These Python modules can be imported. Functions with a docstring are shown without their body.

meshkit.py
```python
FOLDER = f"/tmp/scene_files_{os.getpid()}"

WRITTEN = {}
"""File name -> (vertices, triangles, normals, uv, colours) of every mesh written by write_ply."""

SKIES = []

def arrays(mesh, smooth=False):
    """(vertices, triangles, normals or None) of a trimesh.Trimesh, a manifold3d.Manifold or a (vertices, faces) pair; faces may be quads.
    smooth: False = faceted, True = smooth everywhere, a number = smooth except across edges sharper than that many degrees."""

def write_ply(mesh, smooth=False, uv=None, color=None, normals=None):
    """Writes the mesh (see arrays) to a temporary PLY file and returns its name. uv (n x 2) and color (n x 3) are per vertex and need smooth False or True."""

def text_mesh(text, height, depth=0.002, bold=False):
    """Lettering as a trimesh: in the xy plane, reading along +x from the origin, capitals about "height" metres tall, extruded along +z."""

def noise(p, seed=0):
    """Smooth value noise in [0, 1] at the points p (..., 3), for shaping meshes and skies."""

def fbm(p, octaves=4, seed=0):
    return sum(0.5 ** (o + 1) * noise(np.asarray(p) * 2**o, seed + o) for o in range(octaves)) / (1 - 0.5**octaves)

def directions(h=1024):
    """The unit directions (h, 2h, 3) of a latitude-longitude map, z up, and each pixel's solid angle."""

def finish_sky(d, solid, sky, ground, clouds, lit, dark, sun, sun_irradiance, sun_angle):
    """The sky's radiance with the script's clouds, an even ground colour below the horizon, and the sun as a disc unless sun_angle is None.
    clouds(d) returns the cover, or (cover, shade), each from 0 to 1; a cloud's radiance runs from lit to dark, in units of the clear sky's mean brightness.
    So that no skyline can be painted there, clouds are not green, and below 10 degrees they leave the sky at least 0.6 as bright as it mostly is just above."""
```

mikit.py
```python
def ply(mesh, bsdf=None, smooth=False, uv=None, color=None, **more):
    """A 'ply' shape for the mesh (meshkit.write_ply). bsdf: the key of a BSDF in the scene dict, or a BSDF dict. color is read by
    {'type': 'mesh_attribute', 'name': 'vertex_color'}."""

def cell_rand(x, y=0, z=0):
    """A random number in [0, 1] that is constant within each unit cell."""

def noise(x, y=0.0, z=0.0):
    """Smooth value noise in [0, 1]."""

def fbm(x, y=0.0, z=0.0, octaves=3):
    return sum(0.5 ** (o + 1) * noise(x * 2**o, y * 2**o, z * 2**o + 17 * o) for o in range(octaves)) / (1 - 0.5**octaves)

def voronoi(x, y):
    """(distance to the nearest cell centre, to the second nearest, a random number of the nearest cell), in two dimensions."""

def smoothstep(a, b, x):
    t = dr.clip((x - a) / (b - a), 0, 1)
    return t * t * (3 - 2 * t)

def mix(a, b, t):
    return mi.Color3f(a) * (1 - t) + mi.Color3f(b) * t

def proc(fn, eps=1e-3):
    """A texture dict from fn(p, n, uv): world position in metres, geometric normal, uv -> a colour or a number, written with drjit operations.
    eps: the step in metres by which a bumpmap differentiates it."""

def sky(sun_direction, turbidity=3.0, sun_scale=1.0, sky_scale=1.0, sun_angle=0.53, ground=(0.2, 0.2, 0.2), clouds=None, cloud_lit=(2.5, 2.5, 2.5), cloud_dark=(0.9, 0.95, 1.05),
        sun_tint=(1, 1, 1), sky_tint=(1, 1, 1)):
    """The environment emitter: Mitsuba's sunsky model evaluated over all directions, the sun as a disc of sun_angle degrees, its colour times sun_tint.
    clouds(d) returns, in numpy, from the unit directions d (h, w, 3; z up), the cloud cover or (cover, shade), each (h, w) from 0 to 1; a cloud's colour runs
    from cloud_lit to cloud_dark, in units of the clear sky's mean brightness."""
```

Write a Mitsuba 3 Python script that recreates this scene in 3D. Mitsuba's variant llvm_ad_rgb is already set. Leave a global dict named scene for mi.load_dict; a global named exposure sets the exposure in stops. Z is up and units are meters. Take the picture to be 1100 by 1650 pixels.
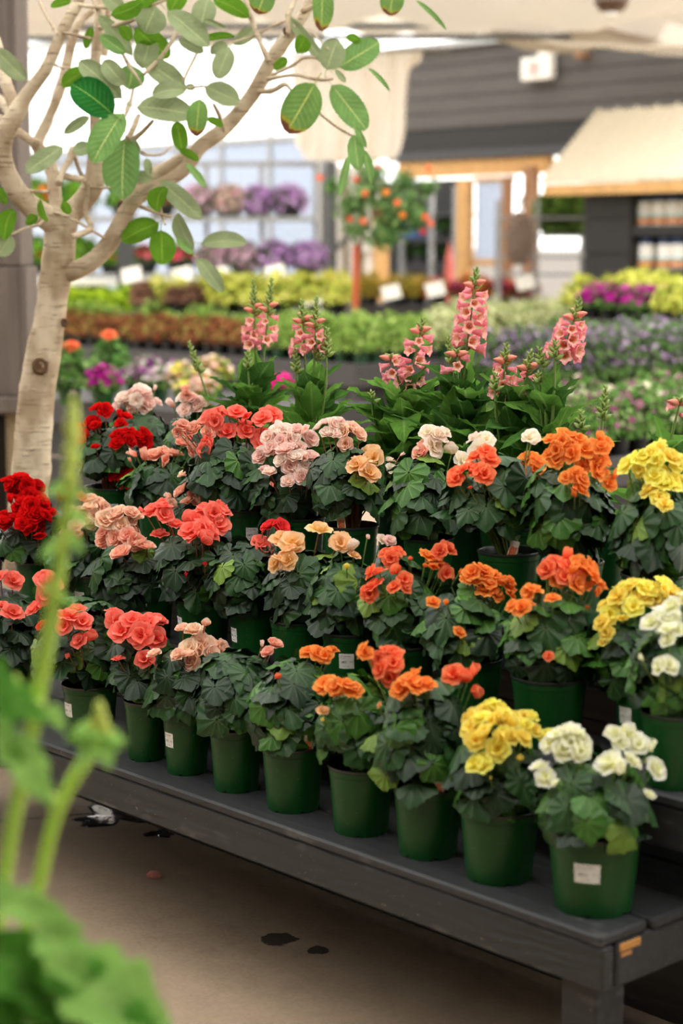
import math, random
import numpy as np, trimesh, drjit as dr, mitsuba as mi, mikit, meshkit
from mikit import noise, fbm, smoothstep, mix

T4 = mi.ScalarTransform4f
scene, labels = {}, {}

# ---------------------------------------------------------------- camera, sky, exposure
F = 2980.0                                   # focal length in pixels of the 1100 x 1650 frame
PITCH = math.atan(425 / F)
CH = 1.75
cp, sp = math.cos(PITCH), math.sin(PITCH)
FOCUS = 4.75
scene['camera'] = {'type': 'thinlens', 'fov': 2 * math.degrees(math.atan(550 / F)), 'fov_axis': 'x',
                   'aperture_radius': 0.0145, 'focus_distance': FOCUS, 'near_clip': 0.05, 'far_clip': 500.0,
                   'to_world': T4().look_at(origin=[0, 0, CH], target=[0, cp, CH - sp], up=[0, 0, 1])}


def cloud_cover(d):
    return np.ones(d.shape[:2]), 0.0 * d[..., 0]


scene['sky'] = mikit.sky([0.3, 0.5, 0.8], turbidity=4.0, sun_scale=0.0, ground=(0.22, 0.2, 0.18),
                         clouds=cloud_cover, cloud_lit=(1.0, 0.98, 0.94), cloud_dark=(0.9, 0.88, 0.85))
exposure = 5.0

# ---------------------------------------------------------------- geometry helpers
rng = np.random.default_rng(11)
random.seed(5)


def ray(x, y):
    d = np.array([(x - 550) / F, 1.0, -(y - 825) / F])
    return np.array([d[0], d[1] * cp + d[2] * sp, -d[1] * sp + d[2] * cp])


def proj(p):
    p = np.asarray(p, float) - [0, 0, CH]
    f = p[1] * cp - p[2] * sp
    u = p[1] * sp + p[2] * cp
    return 550 + F * p[0] / f, 825 - F * u / f


def at_y(x, y, Y):
    r = ray(x, y)
    return r * Y / r[1] + [0, 0, CH]


def at_z(x, y, z):
    r = ray(x, y)
    return r * (z - CH) / r[2] + [0, 0, CH]


def unit(a):
    a = np.asarray(a, float)
    return a / (np.linalg.norm(a) + 1e-12)


CORNER = at_y(968, 1511, 3.31)               # near top corner of the bench
ZB = CORNER[2]
TH = math.atan(2750 / math.hypot(F, 425))
U = np.array([-math.sin(TH), math.cos(TH), 0])
V = np.array([math.cos(TH), math.sin(TH), 0])
UP = np.array([0, 0, 1.0])


def W(a, v, z):
    return np.array([CORNER[0], CORNER[1], 0]) + U * a + V * v + UP * z


def on_row(x, v0, z):
    lo, hi = -1.5, 40.0
    for _ in range(60):
        m = (lo + hi) / 2
        if proj(W(m, v0, z))[0] > x:
            lo = m
        else:
            hi = m
    return W(lo, v0, z)


def srgb(r, g, b):
    c = np.array([r, g, b], float) / 255
    return np.where(c <= 0.04045, c / 12.92, ((c + 0.055) / 1.055) ** 2.4)


def mat(x, y, z, o):
    m = np.eye(4)
    m[:3, 0], m[:3, 1], m[:3, 2], m[:3, 3] = x, y, z, o
    return m


def frame(n, tip, o, s=1.0):
    """local z = n, local y = tip (made square to n), scaled by s"""
    n = unit(n)
    t = np.asarray(tip, float) - n * np.dot(tip, n)
    t = unit(t) if np.linalg.norm(t) > 1e-6 else unit(np.cross(n, [1, 0, 0.3]))
    x = np.cross(t, n)
    s = np.broadcast_to(s, (3,))
    return mat(x * s[0], t * s[1], n * s[2], o)


def grid_faces(n, m, wrap=False):
    i, j = np.meshgrid(np.arange(n - 1), np.arange(m if wrap else m - 1), indexing='ij')
    i, j = i.ravel(), j.ravel()
    k = (j + 1) % m
    a, b, c, d = i * m + j, i * m + k, (i + 1) * m + k, (i + 1) * m + j
    return np.vstack([np.stack([a, b, c], 1), np.stack([a, c, d], 1)])


def join(parts):
    """(vertices, faces, colours) lists into one"""
    vs, fs, cs, at = [], [], [], 0
    for p in parts:
        vs.append(p[0]); fs.append(np.asarray(p[1]) + at); at += len(p[0])
        if len(p) > 2:
            cs.append(p[2])
    return np.vstack(vs), np.vstack(fs), (np.vstack(cs) if cs else None)


def xf(m, p):
    return (np.asarray(p) @ m[:3, :3].T + m[:3, 3],)


def spline(pts, per=6):
    p = np.asarray(pts, float)
    if len(p) < 3:
        t = np.linspace(0, 1, per)[:, None]
        return p[0] * (1 - t) + p[-1] * t
    q = np.vstack([2 * p[0] - p[1], p, 2 * p[-1] - p[-2]])
    out = []
    for i in range(1, len(q) - 2):
        t = np.linspace(0, 1, per, endpoint=False)[:, None]
        a, b, c, d = q[i - 1], q[i], q[i + 1], q[i + 2]
        out.append(0.5 * (2 * b + (c - a) * t + (2 * a - 5 * b + 4 * c - d) * t ** 2 + (3 * b - a - 3 * c + d) * t ** 3))
    out.append(p[-1:])
    return np.vstack(out)


def tube(pts, radii, sides=6, caps=True):
    p = np.asarray(pts, float)
    n = len(p)
    r = np.broadcast_to(np.asarray(radii, float), (n,))
    t = np.gradient(p, axis=0)
    t /= np.linalg.norm(t, axis=1, keepdims=True) + 1e-12
    ref = np.array([0.31, 0.9, 0.2]) if abs(unit(p[-1] - p[0])[1]) < 0.8 else np.array([1, 0, 0.2])
    a = np.cross(t, ref); a /= np.linalg.norm(a, axis=1, keepdims=True) + 1e-12
    b = np.cross(t, a)
    ang = np.arange(sides) * 2 * np.pi / sides
    v = p[:, None] + r[:, None, None] * (np.cos(ang)[None, :, None] * a[:, None] + np.sin(ang)[None, :, None] * b[:, None])
    v = v.reshape(-1, 3)
    f = grid_faces(n, sides, True)
    if caps:
        k = len(v)
        v = np.vstack([v, p[:1], p[-1:]])
        j = np.arange(sides)
        f = np.vstack([f, np.stack([(j + 1) % sides, j, j * 0 + k], 1),
                       np.stack([(n - 1) * sides + j, (n - 1) * sides + (j + 1) % sides, j * 0 + k + 1], 1)])
    return v, f[:, ::-1]


def lathe(prof, sides=36):
    pr = np.asarray(prof, float)
    ang = np.arange(sides) * 2 * np.pi / sides
    v = np.stack([pr[:, None, 0] * np.cos(ang), pr[:, None, 0] * np.sin(ang), np.broadcast_to(pr[:, None, 1], (len(pr), sides))], -1)
    return v.reshape(-1, 3), grid_faces(len(pr), sides, True)


def slab(lx, ly, lz, ch=0.003):
    """box with chamfered edges, from 0 to l along each axis"""
    pts = []
    for sx in (0, 1):
        for sy in (0, 1):
            for sz in (0, 1):
                c = np.array([sx * lx, sy * ly, sz * lz], float)
                d = np.array([1 - 2 * sx, 1 - 2 * sy, 1 - 2 * sz]) * ch
                for k in range(3):
                    q = c.copy()
                    for e in range(3):
                        if e != k:
                            q[e] += d[e]
                    pts.append(q)
    h = trimesh.convex.convex_hull(np.array(pts))
    return np.array(h.vertices), np.array(h.faces)


def box_at(a0, a1, v0, v1, z0, z1, ch=0.003):
    """chamfered box in the bench's own axes"""
    v, f = slab(a1 - a0, v1 - v0, z1 - z0, ch)
    w = W(0, 0, 0) + (v[:, :1] + a0) * U + (v[:, 1:2] + v0) * V + (v[:, 2:] + z0) * UP
    return w, f[:, ::-1]


def box_w(x0, x1, y0, y1, z0, z1, ch=0.003):
    v, f = slab(x1 - x0, y1 - y0, z1 - z0, ch)
    return v + [x0, y0, z0], f


# ---------------------------------------------------------------- scene registry
def free(key):
    if key not in scene and key not in labels and not any(k.startswith(key + '__') for k in (scene if key not in USED else ())) and key not in USED:
        USED.add(key)
        return key
    i = COUNT.get(key, 0)
    while True:
        i += 1
        k = f'{key}_{i:03d}'
        if k not in USED:
            COUNT[key] = i
            USED.add(k)
            return k


USED, COUNT = set(), {}


def thing(name, label, cat, group=None, kind=None):
    k = free(name)
    labels[k] = {'label': label, 'category': cat}
    if group:
        labels[k]['group'] = group
    if kind:
        labels[k]['kind'] = kind
    return k


def obj(name, mesh, bsdf, parent=None, smooth=False, m=None, uv=None, color=None, label=None, kind=None):
    """one entry of the scene; mesh is (vertices, faces[, colours]) or an already written ply dict"""
    k = free((parent + '__' if parent else '') + name)
    if isinstance(mesh, dict):
        d = {**mesh, 'bsdf': {'type': 'ref', 'id': bsdf}}
    else:
        if color is None and len(mesh) > 2 and mesh[2] is not None:
            color = mesh[2]
        d = mikit.ply((mesh[0], mesh[1]), bsdf, smooth=smooth, uv=uv, color=color)
    if m is not None:
        d['to_world'] = T4(np.asarray(m).tolist())
    scene[k] = d
    if label or kind:
        labels[k] = {}
        if label:
            labels[k]['label'] = label
        if kind:
            labels[k]['kind'] = kind
    return k


def struct(name, mesh, bsdf, label, cat, **kw):
    k = obj(name, mesh, bsdf, **kw)
    labels[k] = {'label': label, 'category': cat, 'kind': 'structure'}
    return k


# ---------------------------------------------------------------- materials
def rgb(c):
    return {'type': 'rgb', 'value': [float(x) for x in c]}


def two(b):
    return {'type': 'twosided', 'bsdf': b}


def prin(c, rough=0.5, spec=0.5, **kw):
    return {'type': 'principled', 'base_color': c if isinstance(c, dict) else rgb(c), 'roughness': rough, 'specular': spec, **kw}


VC = {'type': 'mesh_attribute', 'name': 'vertex_color'}


def add_mat(name, b):
    scene[name] = b


def vein_leaf(base, vein, name, rough=0.42, spec=0.3):
    base, vein = [float(x) for x in base], [float(x) for x in vein]

    def fn(p, n, uv):
        x, y = uv.x * 2 - 1, uv.y * 2 - 1
        r = dr.sqrt(x * x + y * y) + 1e-4
        ang = dr.atan2(x, y)
        k = ang / 0.62
        d = dr.abs(k - dr.round(k)) * 0.62 * r
        v = 1 - smoothstep(0.008, 0.035, d)
        v *= 1 - smoothstep(0.75, 1.0, r)
        b = dr.abs(dr.sin(r * 17 + dr.abs(dr.sin(ang * 2.5)) * 3))
        n2 = noise(p.x * 60, p.y * 60, p.z * 60)
        c = mi.Color3f(base) * (0.72 + 0.45 * n2 + 0.12 * b)
        return mix(c, mi.Color3f(vein), v * 0.55)
    add_mat(name, two(prin(mikit.proc(fn), rough, spec)))


# begonia leaves: dark to fresh green
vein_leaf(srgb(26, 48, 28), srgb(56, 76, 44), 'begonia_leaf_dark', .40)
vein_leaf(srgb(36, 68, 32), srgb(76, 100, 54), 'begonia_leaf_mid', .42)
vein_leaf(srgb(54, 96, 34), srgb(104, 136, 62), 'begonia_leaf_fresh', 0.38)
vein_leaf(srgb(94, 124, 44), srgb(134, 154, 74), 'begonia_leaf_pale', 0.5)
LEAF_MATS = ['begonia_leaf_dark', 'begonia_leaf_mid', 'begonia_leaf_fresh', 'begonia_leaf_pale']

add_mat('petal', {'type': 'principledthin', 'base_color': VC, 'roughness': 0.55, 'diff_trans': 0.75, 'spec_trans': 0.0, 'eta': 1.3})
add_mat('foliage_paint', two({'type': 'diffuse', 'reflectance': VC}))
add_mat('thin_foliage', {'type': 'principledthin', 'base_color': VC, 'roughness': 0.5, 'diff_trans': 0.6, 'spec_trans': 0.0, 'eta': 1.4})
add_mat('stem_green', two(prin(srgb(92, 118, 52), 0.5)))
add_mat('stem_red', two(prin(srgb(120, 84, 50), 0.5)))
add_mat('soil', two(prin(srgb(38, 28, 22), 0.95, 0.1)))


def pot_fn(p, n, uv):
    n1 = fbm(p.x * 30, p.y * 30, p.z * 6)
    n2 = noise(p.x * 220, p.y * 220, p.z * 220)
    c = mi.Color3f([float(x) for x in srgb(10, 66, 22)]) * (0.8 + 0.4 * n1)
    return mix(c, mi.Color3f(0.16, 0.2, 0.12), smoothstep(0.93, 0.97, n2) * 0.5)


add_mat('pot_green', two(prin(mikit.proc(pot_fn), 0.38, 0.35)))
add_mat('pot_rim_black', two(prin(srgb(38, 42, 38), 0.33, 0.5)))
add_mat('pot_black', two(prin(srgb(30, 31, 30), 0.5, 0.4)))
add_mat('pot_dark_green', two(prin(srgb(30, 66, 38), 0.5, 0.4)))


def sticker_fn(p, n, uv):
    x, y = uv.x, uv.y
    ink = mi.Float(0)
    for (ya, yb, xa, xb, f) in ((.80, .86, .12, .78, 60), (.68, .72, .06, .45, 45), (.42, .48, .70, .95, 30), (.14, .18, .30, .66, 50)):
        row = (y > ya) & (y < yb) & (x > xa) & (x < xb)
        ink = dr.select(row, 0.25 + 0.5 * (mikit.cell_rand(x * f, ya * 100) > 0.35), ink)
    bars = (y > .36) & (y < .52) & (x > .08) & (x < .56)
    ink = dr.select(bars, 0.15 + 0.85 * (mikit.cell_rand(x * 46, 7) > 0.45), ink)
    return mix(mi.Color3f(0.74, 0.73, 0.68), mi.Color3f(0.05, 0.05, 0.06), ink)


add_mat('sticker', two(prin(mikit.proc(sticker_fn), 0.5, 0.4)))
add_mat('card_white', two(prin(srgb(226, 222, 210), 0.5, 0.4)))


def tag_fn(p, n, uv):
    n1 = fbm(uv.x * 9, uv.y * 9, 3.0)
    return mix(mi.Color3f(0.62, 0.08, 0.03), mi.Color3f(0.75, 0.33, 0.14), smoothstep(0.4, 0.65, n1))


add_mat('tag_picture', two(prin(mikit.proc(tag_fn), 0.4, 0.4)))


def coords(p):
    a = (p.x - float(CORNER[0])) * float(U[0]) + (p.y - float(CORNER[1])) * float(U[1])
    v = (p.x - float(CORNER[0])) * float(V[0]) + (p.y - float(CORNER[1])) * float(V[1])
    return a, v


def paint_fn(p, n, uv):
    a, v = coords(p)
    g = fbm(a * 2.5, v * 60, p.z * 60)
    s = fbm(a * 14, v * 22, p.z * 22)
    c = mi.Color3f([float(x) for x in srgb(46, 48, 50)]) * (0.72 + 0.55 * g)
    worn = smoothstep(0.62, 0.78, s * 0.7 + g * 0.3)
    c = mix(c, mi.Color3f(0.09, 0.088, 0.085), worn * 0.7)
    speck = smoothstep(0.955, 0.975, noise(a * 170, v * 170, p.z * 170))
    return mix(c, mi.Color3f(0.35, 0.27, 0.18), speck * 0.6)


def grain_fn(p, n, uv):
    a, v = coords(p)
    w = fbm(a * 3, v * 8, p.z * 8) * 3
    return 0.0014 * (0.5 + 0.5 * dr.sin((v + p.z) * 210 + w * 11)) * smoothstep(0.35, 0.7, fbm(a * 5, v * 14, p.z * 14)) + 0.0016 * fbm(a * 20, v * 160, p.z * 160)


add_mat('bench_paint', two({'type': 'bumpmap', 'arbitrary': {**mikit.proc(grain_fn)}, 'bsdf': prin(mikit.proc(paint_fn), 0.55, 0.45)}))
add_mat('table_paint', two(prin(srgb(60, 57, 56), 0.65, 0.3)))
add_mat('raw_wood', two(prin(srgb(196, 140, 78), 0.7, 0.2)))
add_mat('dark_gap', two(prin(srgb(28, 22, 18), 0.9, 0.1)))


def concrete_fn(p, n, uv):
    n1 = fbm(p.x * 1.3, p.y * 1.3, 2.0, octaves=4)
    n2 = fbm(p.x * 18, p.y * 18, 5.0)
    n3 = noise(p.x * 140, p.y * 140)
    c = mi.Color3f([float(x) for x in srgb(160, 140, 118)]) * (0.62 + 0.5 * n1 + 0.16 * n2 + 0.14 * n3)
    stain = mi.Float(0)
    for (sx, sy, rx, ry) in STAINS:
        d = dr.sqrt(dr.square((p.x - sx) / rx) + dr.square((p.y - sy) / ry)) + 1.2 * (fbm(p.x * 32, p.y * 32, sx * 9) - 0.5)
        stain = dr.maximum(stain, 1 - smoothstep(0.75, 0.95, d))
    c = mix(c, mi.Color3f(0.022, 0.018, 0.015), stain * 0.9)
    joint = 1 - smoothstep(0.004, 0.009, dr.abs(p.y - 0.30 * p.x - JOINT))
    return mix(c, mi.Color3f(0.03, 0.025, 0.02), joint * 0.85)


s1, s2 = at_z(450, 1513, 0), at_z(512, 1531, 0)
STAINS = [(float(s1[0]), float(s1[1]), .052, .05), (float(s2[0]), float(s2[1]), .028, .03)]
jp = at_z(40, 1320, 0)
JOINT = float(jp[1] - 0.30 * jp[0])
add_mat('concrete', two({'type': 'bumpmap', 'arbitrary': mikit.proc(lambda p, n, uv: 0.002 * fbm(p.x * 50, p.y * 50, 1.0)), 'bsdf': prin(mikit.proc(concrete_fn), 0.7, 0.3)}))


def bark_fn(p, n, uv):
    n1 = fbm(p.x * 14, p.y * 14, p.z * 9)
    n2 = fbm(p.x * 22, p.y * 22, p.z * 150)
    c = mix(mi.Color3f([float(x) for x in srgb(152, 133, 108)]), mi.Color3f([float(x) for x in srgb(190, 175, 150)]), smoothstep(0.3, 0.7, n1))
    c = mix(c, mi.Color3f([float(x) for x in srgb(100, 80, 58)]), smoothstep(0.60, 0.74, n2) * 0.75)
    return c


add_mat('bark', two({'type': 'bumpmap', 'arbitrary': mikit.proc(lambda p, n, uv: 0.004 * fbm(p.x * 30, p.y * 30, p.z * 120)), 'bsdf': prin(mikit.proc(bark_fn), 0.75, 0.25)}))
add_mat('bark_scar', two(prin(srgb(88, 66, 48), 0.85, 0.15)))


def ficus(base, vein, name, trans, burn=False):
    base, vein = [float(x) for x in base], [float(x) for x in vein]

    def fn(p, n, uv):
        x, y = uv.x * 2 - 1, uv.y
        mid = 1 - smoothstep(0.02, 0.05, dr.abs(x))
        k = (y * 9 - dr.abs(x) * 2.2)
        side = (1 - smoothstep(0.05, 0.13, dr.abs(k - dr.round(k)))) * (1 - smoothstep(0.6, 0.95, dr.abs(x)))
        n1 = fbm(p.x * 26, p.y * 26, p.z * 26)
        c = mi.Color3f(base) * (0.72 + 0.55 * n1)
        c = mix(c, mi.Color3f(vein), dr.maximum(mid * 0.9, side * 0.22))
        if burn:
            b = y + 0.25 * (fbm(uv.x * 7, uv.y * 7, p.x * 3) - 0.5) + 0.08 * dr.abs(x)
            c = mix(c, mi.Color3f(0.30, 0.26, 0.02), smoothstep(0.82, 0.87, b) * 0.8)
            c = mix(c, mi.Color3f(0.13, 0.055, 0.03), smoothstep(0.89, 0.91, b))
        return c
    add_mat(name, {'type': 'principledthin', 'base_color': mikit.proc(fn), 'roughness': 0.42, 'diff_trans': trans, 'spec_trans': 0.0, 'eta': 1.45})


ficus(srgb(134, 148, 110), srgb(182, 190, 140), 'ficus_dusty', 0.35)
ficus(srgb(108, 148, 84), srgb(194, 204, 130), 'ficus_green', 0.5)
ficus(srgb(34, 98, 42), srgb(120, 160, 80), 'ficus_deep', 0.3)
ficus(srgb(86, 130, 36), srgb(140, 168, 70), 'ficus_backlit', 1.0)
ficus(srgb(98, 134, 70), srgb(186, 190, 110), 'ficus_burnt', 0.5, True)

add_mat('white_cloth', {'type': 'principledthin', 'base_color': rgb((0.86, 0.80, 0.70)), 'roughness': 0.9, 'diff_trans': 0.9, 'spec_trans': 0.0, 'eta': 1.2})
add_mat('roof_film', {'type': 'principledthin', 'base_color': rgb((0.52, 0.46, 0.38)), 'roughness': 0.9, 'diff_trans': 0.7, 'spec_trans': 0.0, 'eta': 1.2})
add_mat('front_film', {'type': 'principledthin', 'base_color': rgb((0.95, 0.935, 0.915)), 'roughness': 0.9, 'diff_trans': 1.7, 'spec_trans': 0.0, 'eta': 1.2})
add_mat('pale_panel', {'type': 'principledthin', 'base_color': rgb((0.60, 0.66, 0.75)), 'roughness': 0.7, 'diff_trans': 1.3, 'spec_trans': 0.0, 'eta': 1.3})
add_mat('window_glass', {'type': 'thindielectric', 'int_ior': 1.5})
add_mat('steel', two(prin(srgb(160, 160, 158), 0.45, 0.5, metallic=0.6)))
add_mat('dark_steel', two(prin(srgb(70, 71, 72), 0.6, 0.3)))
add_mat('siding', two(prin(mikit.proc(lambda p, n, uv: mi.Color3f([float(x) for x in srgb(84, 80, 76)]) * (0.8 + 0.4 * fbm(p.x * 2, p.y * 2, p.z * 14))), 0.6, 0.3)))
add_mat('black_wall', two(prin(srgb(44, 43, 41), 0.6, 0.3)))
add_mat('timber', two(prin(mikit.proc(lambda p, n, uv: mi.Color3f([float(x) for x in srgb(206, 160, 104)]) * (0.7 + 0.5 * fbm(p.x * 40, p.y * 40, p.z * 3))), 0.7, 0.2)))
add_mat('brown_timber', two(prin(srgb(150, 112, 82), 0.7, 0.2)))
add_mat('post_wood', two(prin(mikit.proc(lambda p, n, uv: mi.Color3f([float(x) for x in srgb(98, 89, 82)]) * (0.7 + 0.5 * fbm(p.x * 45, p.y * 45, p.z * 2.5))), 0.75, 0.2)))
add_mat('panel_tan', two(prin(srgb(138, 122, 96), 0.7, 0.2)))
add_mat('awning_metal', two(prin(srgb(204, 193, 170), 0.5, 0.4)))
add_mat('white_plastic', two(prin(srgb(232, 226, 216), 0.5, 0.4)))
add_mat('blue_plastic', two(prin(srgb(40, 58, 96), 0.5, 0.4)))
add_mat('teal_print', two(prin(srgb(110, 176, 176), 0.5, 0.4)))
add_mat('orange_print', two(prin(srgb(206, 128, 66), 0.5, 0.4)))
add_mat('red_print', two(prin(srgb(200, 96, 84), 0.5, 0.4)))
add_mat('blue_tarp', two(prin(srgb(60, 96, 150), 0.5, 0.4)))
add_mat('water', two({'type': 'bumpmap', 'arbitrary': mikit.proc(lambda p, n, uv: 0.006 * smoothstep(0.70, 0.85, noise(p.x * 70, p.y * 70, 2.0))), 'bsdf': prin((0.012, 0.010, 0.009), 0.1, 0.6)}))
add_mat('petal_litter', two(prin(srgb(208, 140, 124), 0.8, 0.2)))
add_mat('red_stake', two(prin(srgb(168, 70, 40), .6, .3)))
add_mat('brown_cloth', two(prin(srgb(122, 104, 92), .9, .1)))
add_mat('brown_lamp', two(prin(srgb(80, 58, 44), 0.35, 0.5)))

# ---------------------------------------------------------------- large structure
struct('floor', (np.array([[-40, -6, 0], [40, -6, 0], [40, 60, 0], [-40, 60, 0.0]]), np.array([[0, 1, 2], [0, 2, 3]])),
       'concrete', 'brown grey concrete floor with damp patches in front of the bench', 'floor')

Z2, Z3 = 0.69, 0.892
A_L = 3.0
bench = thing('plant_bench', 'stepped dark grey painted wooden bench carrying three rows of begonias', 'bench')


def bench_part(name, a0, a1, v0, v1, z0, z1, ch=0.004, m='bench_paint', **kw):
    return obj(name, box_at(a0, a1, v0, v1, z0, z1, ch), m, bench, **kw)


PT, FH = 0.022, 0.089
for i, (v0, v1) in enumerate(((0.0, .139), (.151, .29), (.30, .438), (.449, .588))):
    bench_part('plank', 0.0 if i == 0 else -0.006, A_L, v0, v1, ZB - PT, ZB, 0.005)
bench_part('fascia_board', 0.0, A_L, .006, .042, ZB - PT - FH - .002, ZB - PT - .003, 0.005)
bench_part('end_board', 0.0, .036, .049, .60, ZB - PT - FH - .003, ZB - PT - .002, 0.005)
bench_part('end_board', A_L - .04, A_L - .002, .049, .60, ZB - PT - FH, ZB - PT - .002, 0.005)
obj('wood_chip', box_at(-.0025, .004, .055, .118, ZB - PT - .022, ZB - PT - .006, 0.002), 'raw_wood', bench, label='bare splintered wood at the bench corner')
obj('wood_chip', box_at(-.0025, .004, .060, .092, ZB - PT - .033, ZB - PT - .026, 0.002), 'raw_wood', bench)
T2V, T3V = 0.245, 0.50
for (v0, v1) in ((T2V, T2V + .12), (T2V + .128, T2V + .25)):
    bench_part('plank', -.55, A_L, v0, v1, Z2 - PT, Z2, 0.005)
bench_part('fascia_board', -.55, A_L, T2V + .006, T2V + .042, Z2 - PT - FH, Z2 - PT - .003, 0.005)
for k in range(4):
    bench_part('plank', -.55, A_L, T3V + k * .148, T3V + k * .148 + .139, Z3 - PT, Z3, 0.005)
bench_part('fascia_board', -.55, A_L, T3V + .006, T3V + .042, Z3 - PT - FH, Z3 - PT - .003, 0.005)
for a in (.048, A_L - .13):
    bench_part('leg', a, a + .089, .047, .136, 0.0, ZB - PT - .002, 0.005)
for a in (-.50, A_L - .13):
    bench_part('leg', a, a + .05, T2V + .06, T2V + .149, 0.0, Z2 - PT - .002, 0.005)
    bench_part('leg', a, a + .05, T3V + .09, T3V + .179, 0.0, Z3 - PT - .002, 0.005)
    bench_part('leg', a, a + .05, T3V + .45, T3V + .539, 0.0, Z3 - PT - .002, 0.005)

for k in range(2):
    bench_part('inner_board', .12, A_L - .2, .615, .632, .03 + k * .185, .03 + k * .185 + .182, 0.002)
for k in range(5):
    bench_part('back_board', -.55, A_L, T3V + .545, T3V + .565, .05 + k * .163, .05 + k * .163 + .161, 0.002)

# the shop's dark board ceiling over the camera, translucent film roof over the bench, and the dark shop wall behind the camera
struct('ceiling', box_w(-9, 9, -5, .95, 3.4, 3.5), 'siding', 'dark board ceiling over the aisle in front of the bench', 'ceiling')
struct('roof', (np.array([[-9, 1.0, 3.5], [9, 1.0, 3.5], [9, 9.0, 3.5], [-9, 9.0, 3.5]]), np.array([[0, 2, 1], [0, 3, 2]])), 'front_film', 'translucent film roof over the bench', 'roof')
for i, yy in enumerate((1.0, 3.65, 6.3, 8.95)):
    struct('trim_%d' % (20 + i), box_w(-9, 9, yy - .03, yy + .03, 3.52, 3.6), 'steel', 'metal pipe carrying the film roof, ' + ('first', 'second', 'third', 'fourth')[i] + ' from the shop ceiling', 'pipe')
struct('wall_left', box_w(-5.6, -5.5, -4.9, 9.0, 0, 3.4), 'siding', 'dark plank wall on the left of the aisle', 'wall')
struct('wall_front', box_w(-9, 9, -5.2, -5.0, 0, 3.6), 'siding', 'dark plank wall behind the camera', 'wall')

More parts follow.
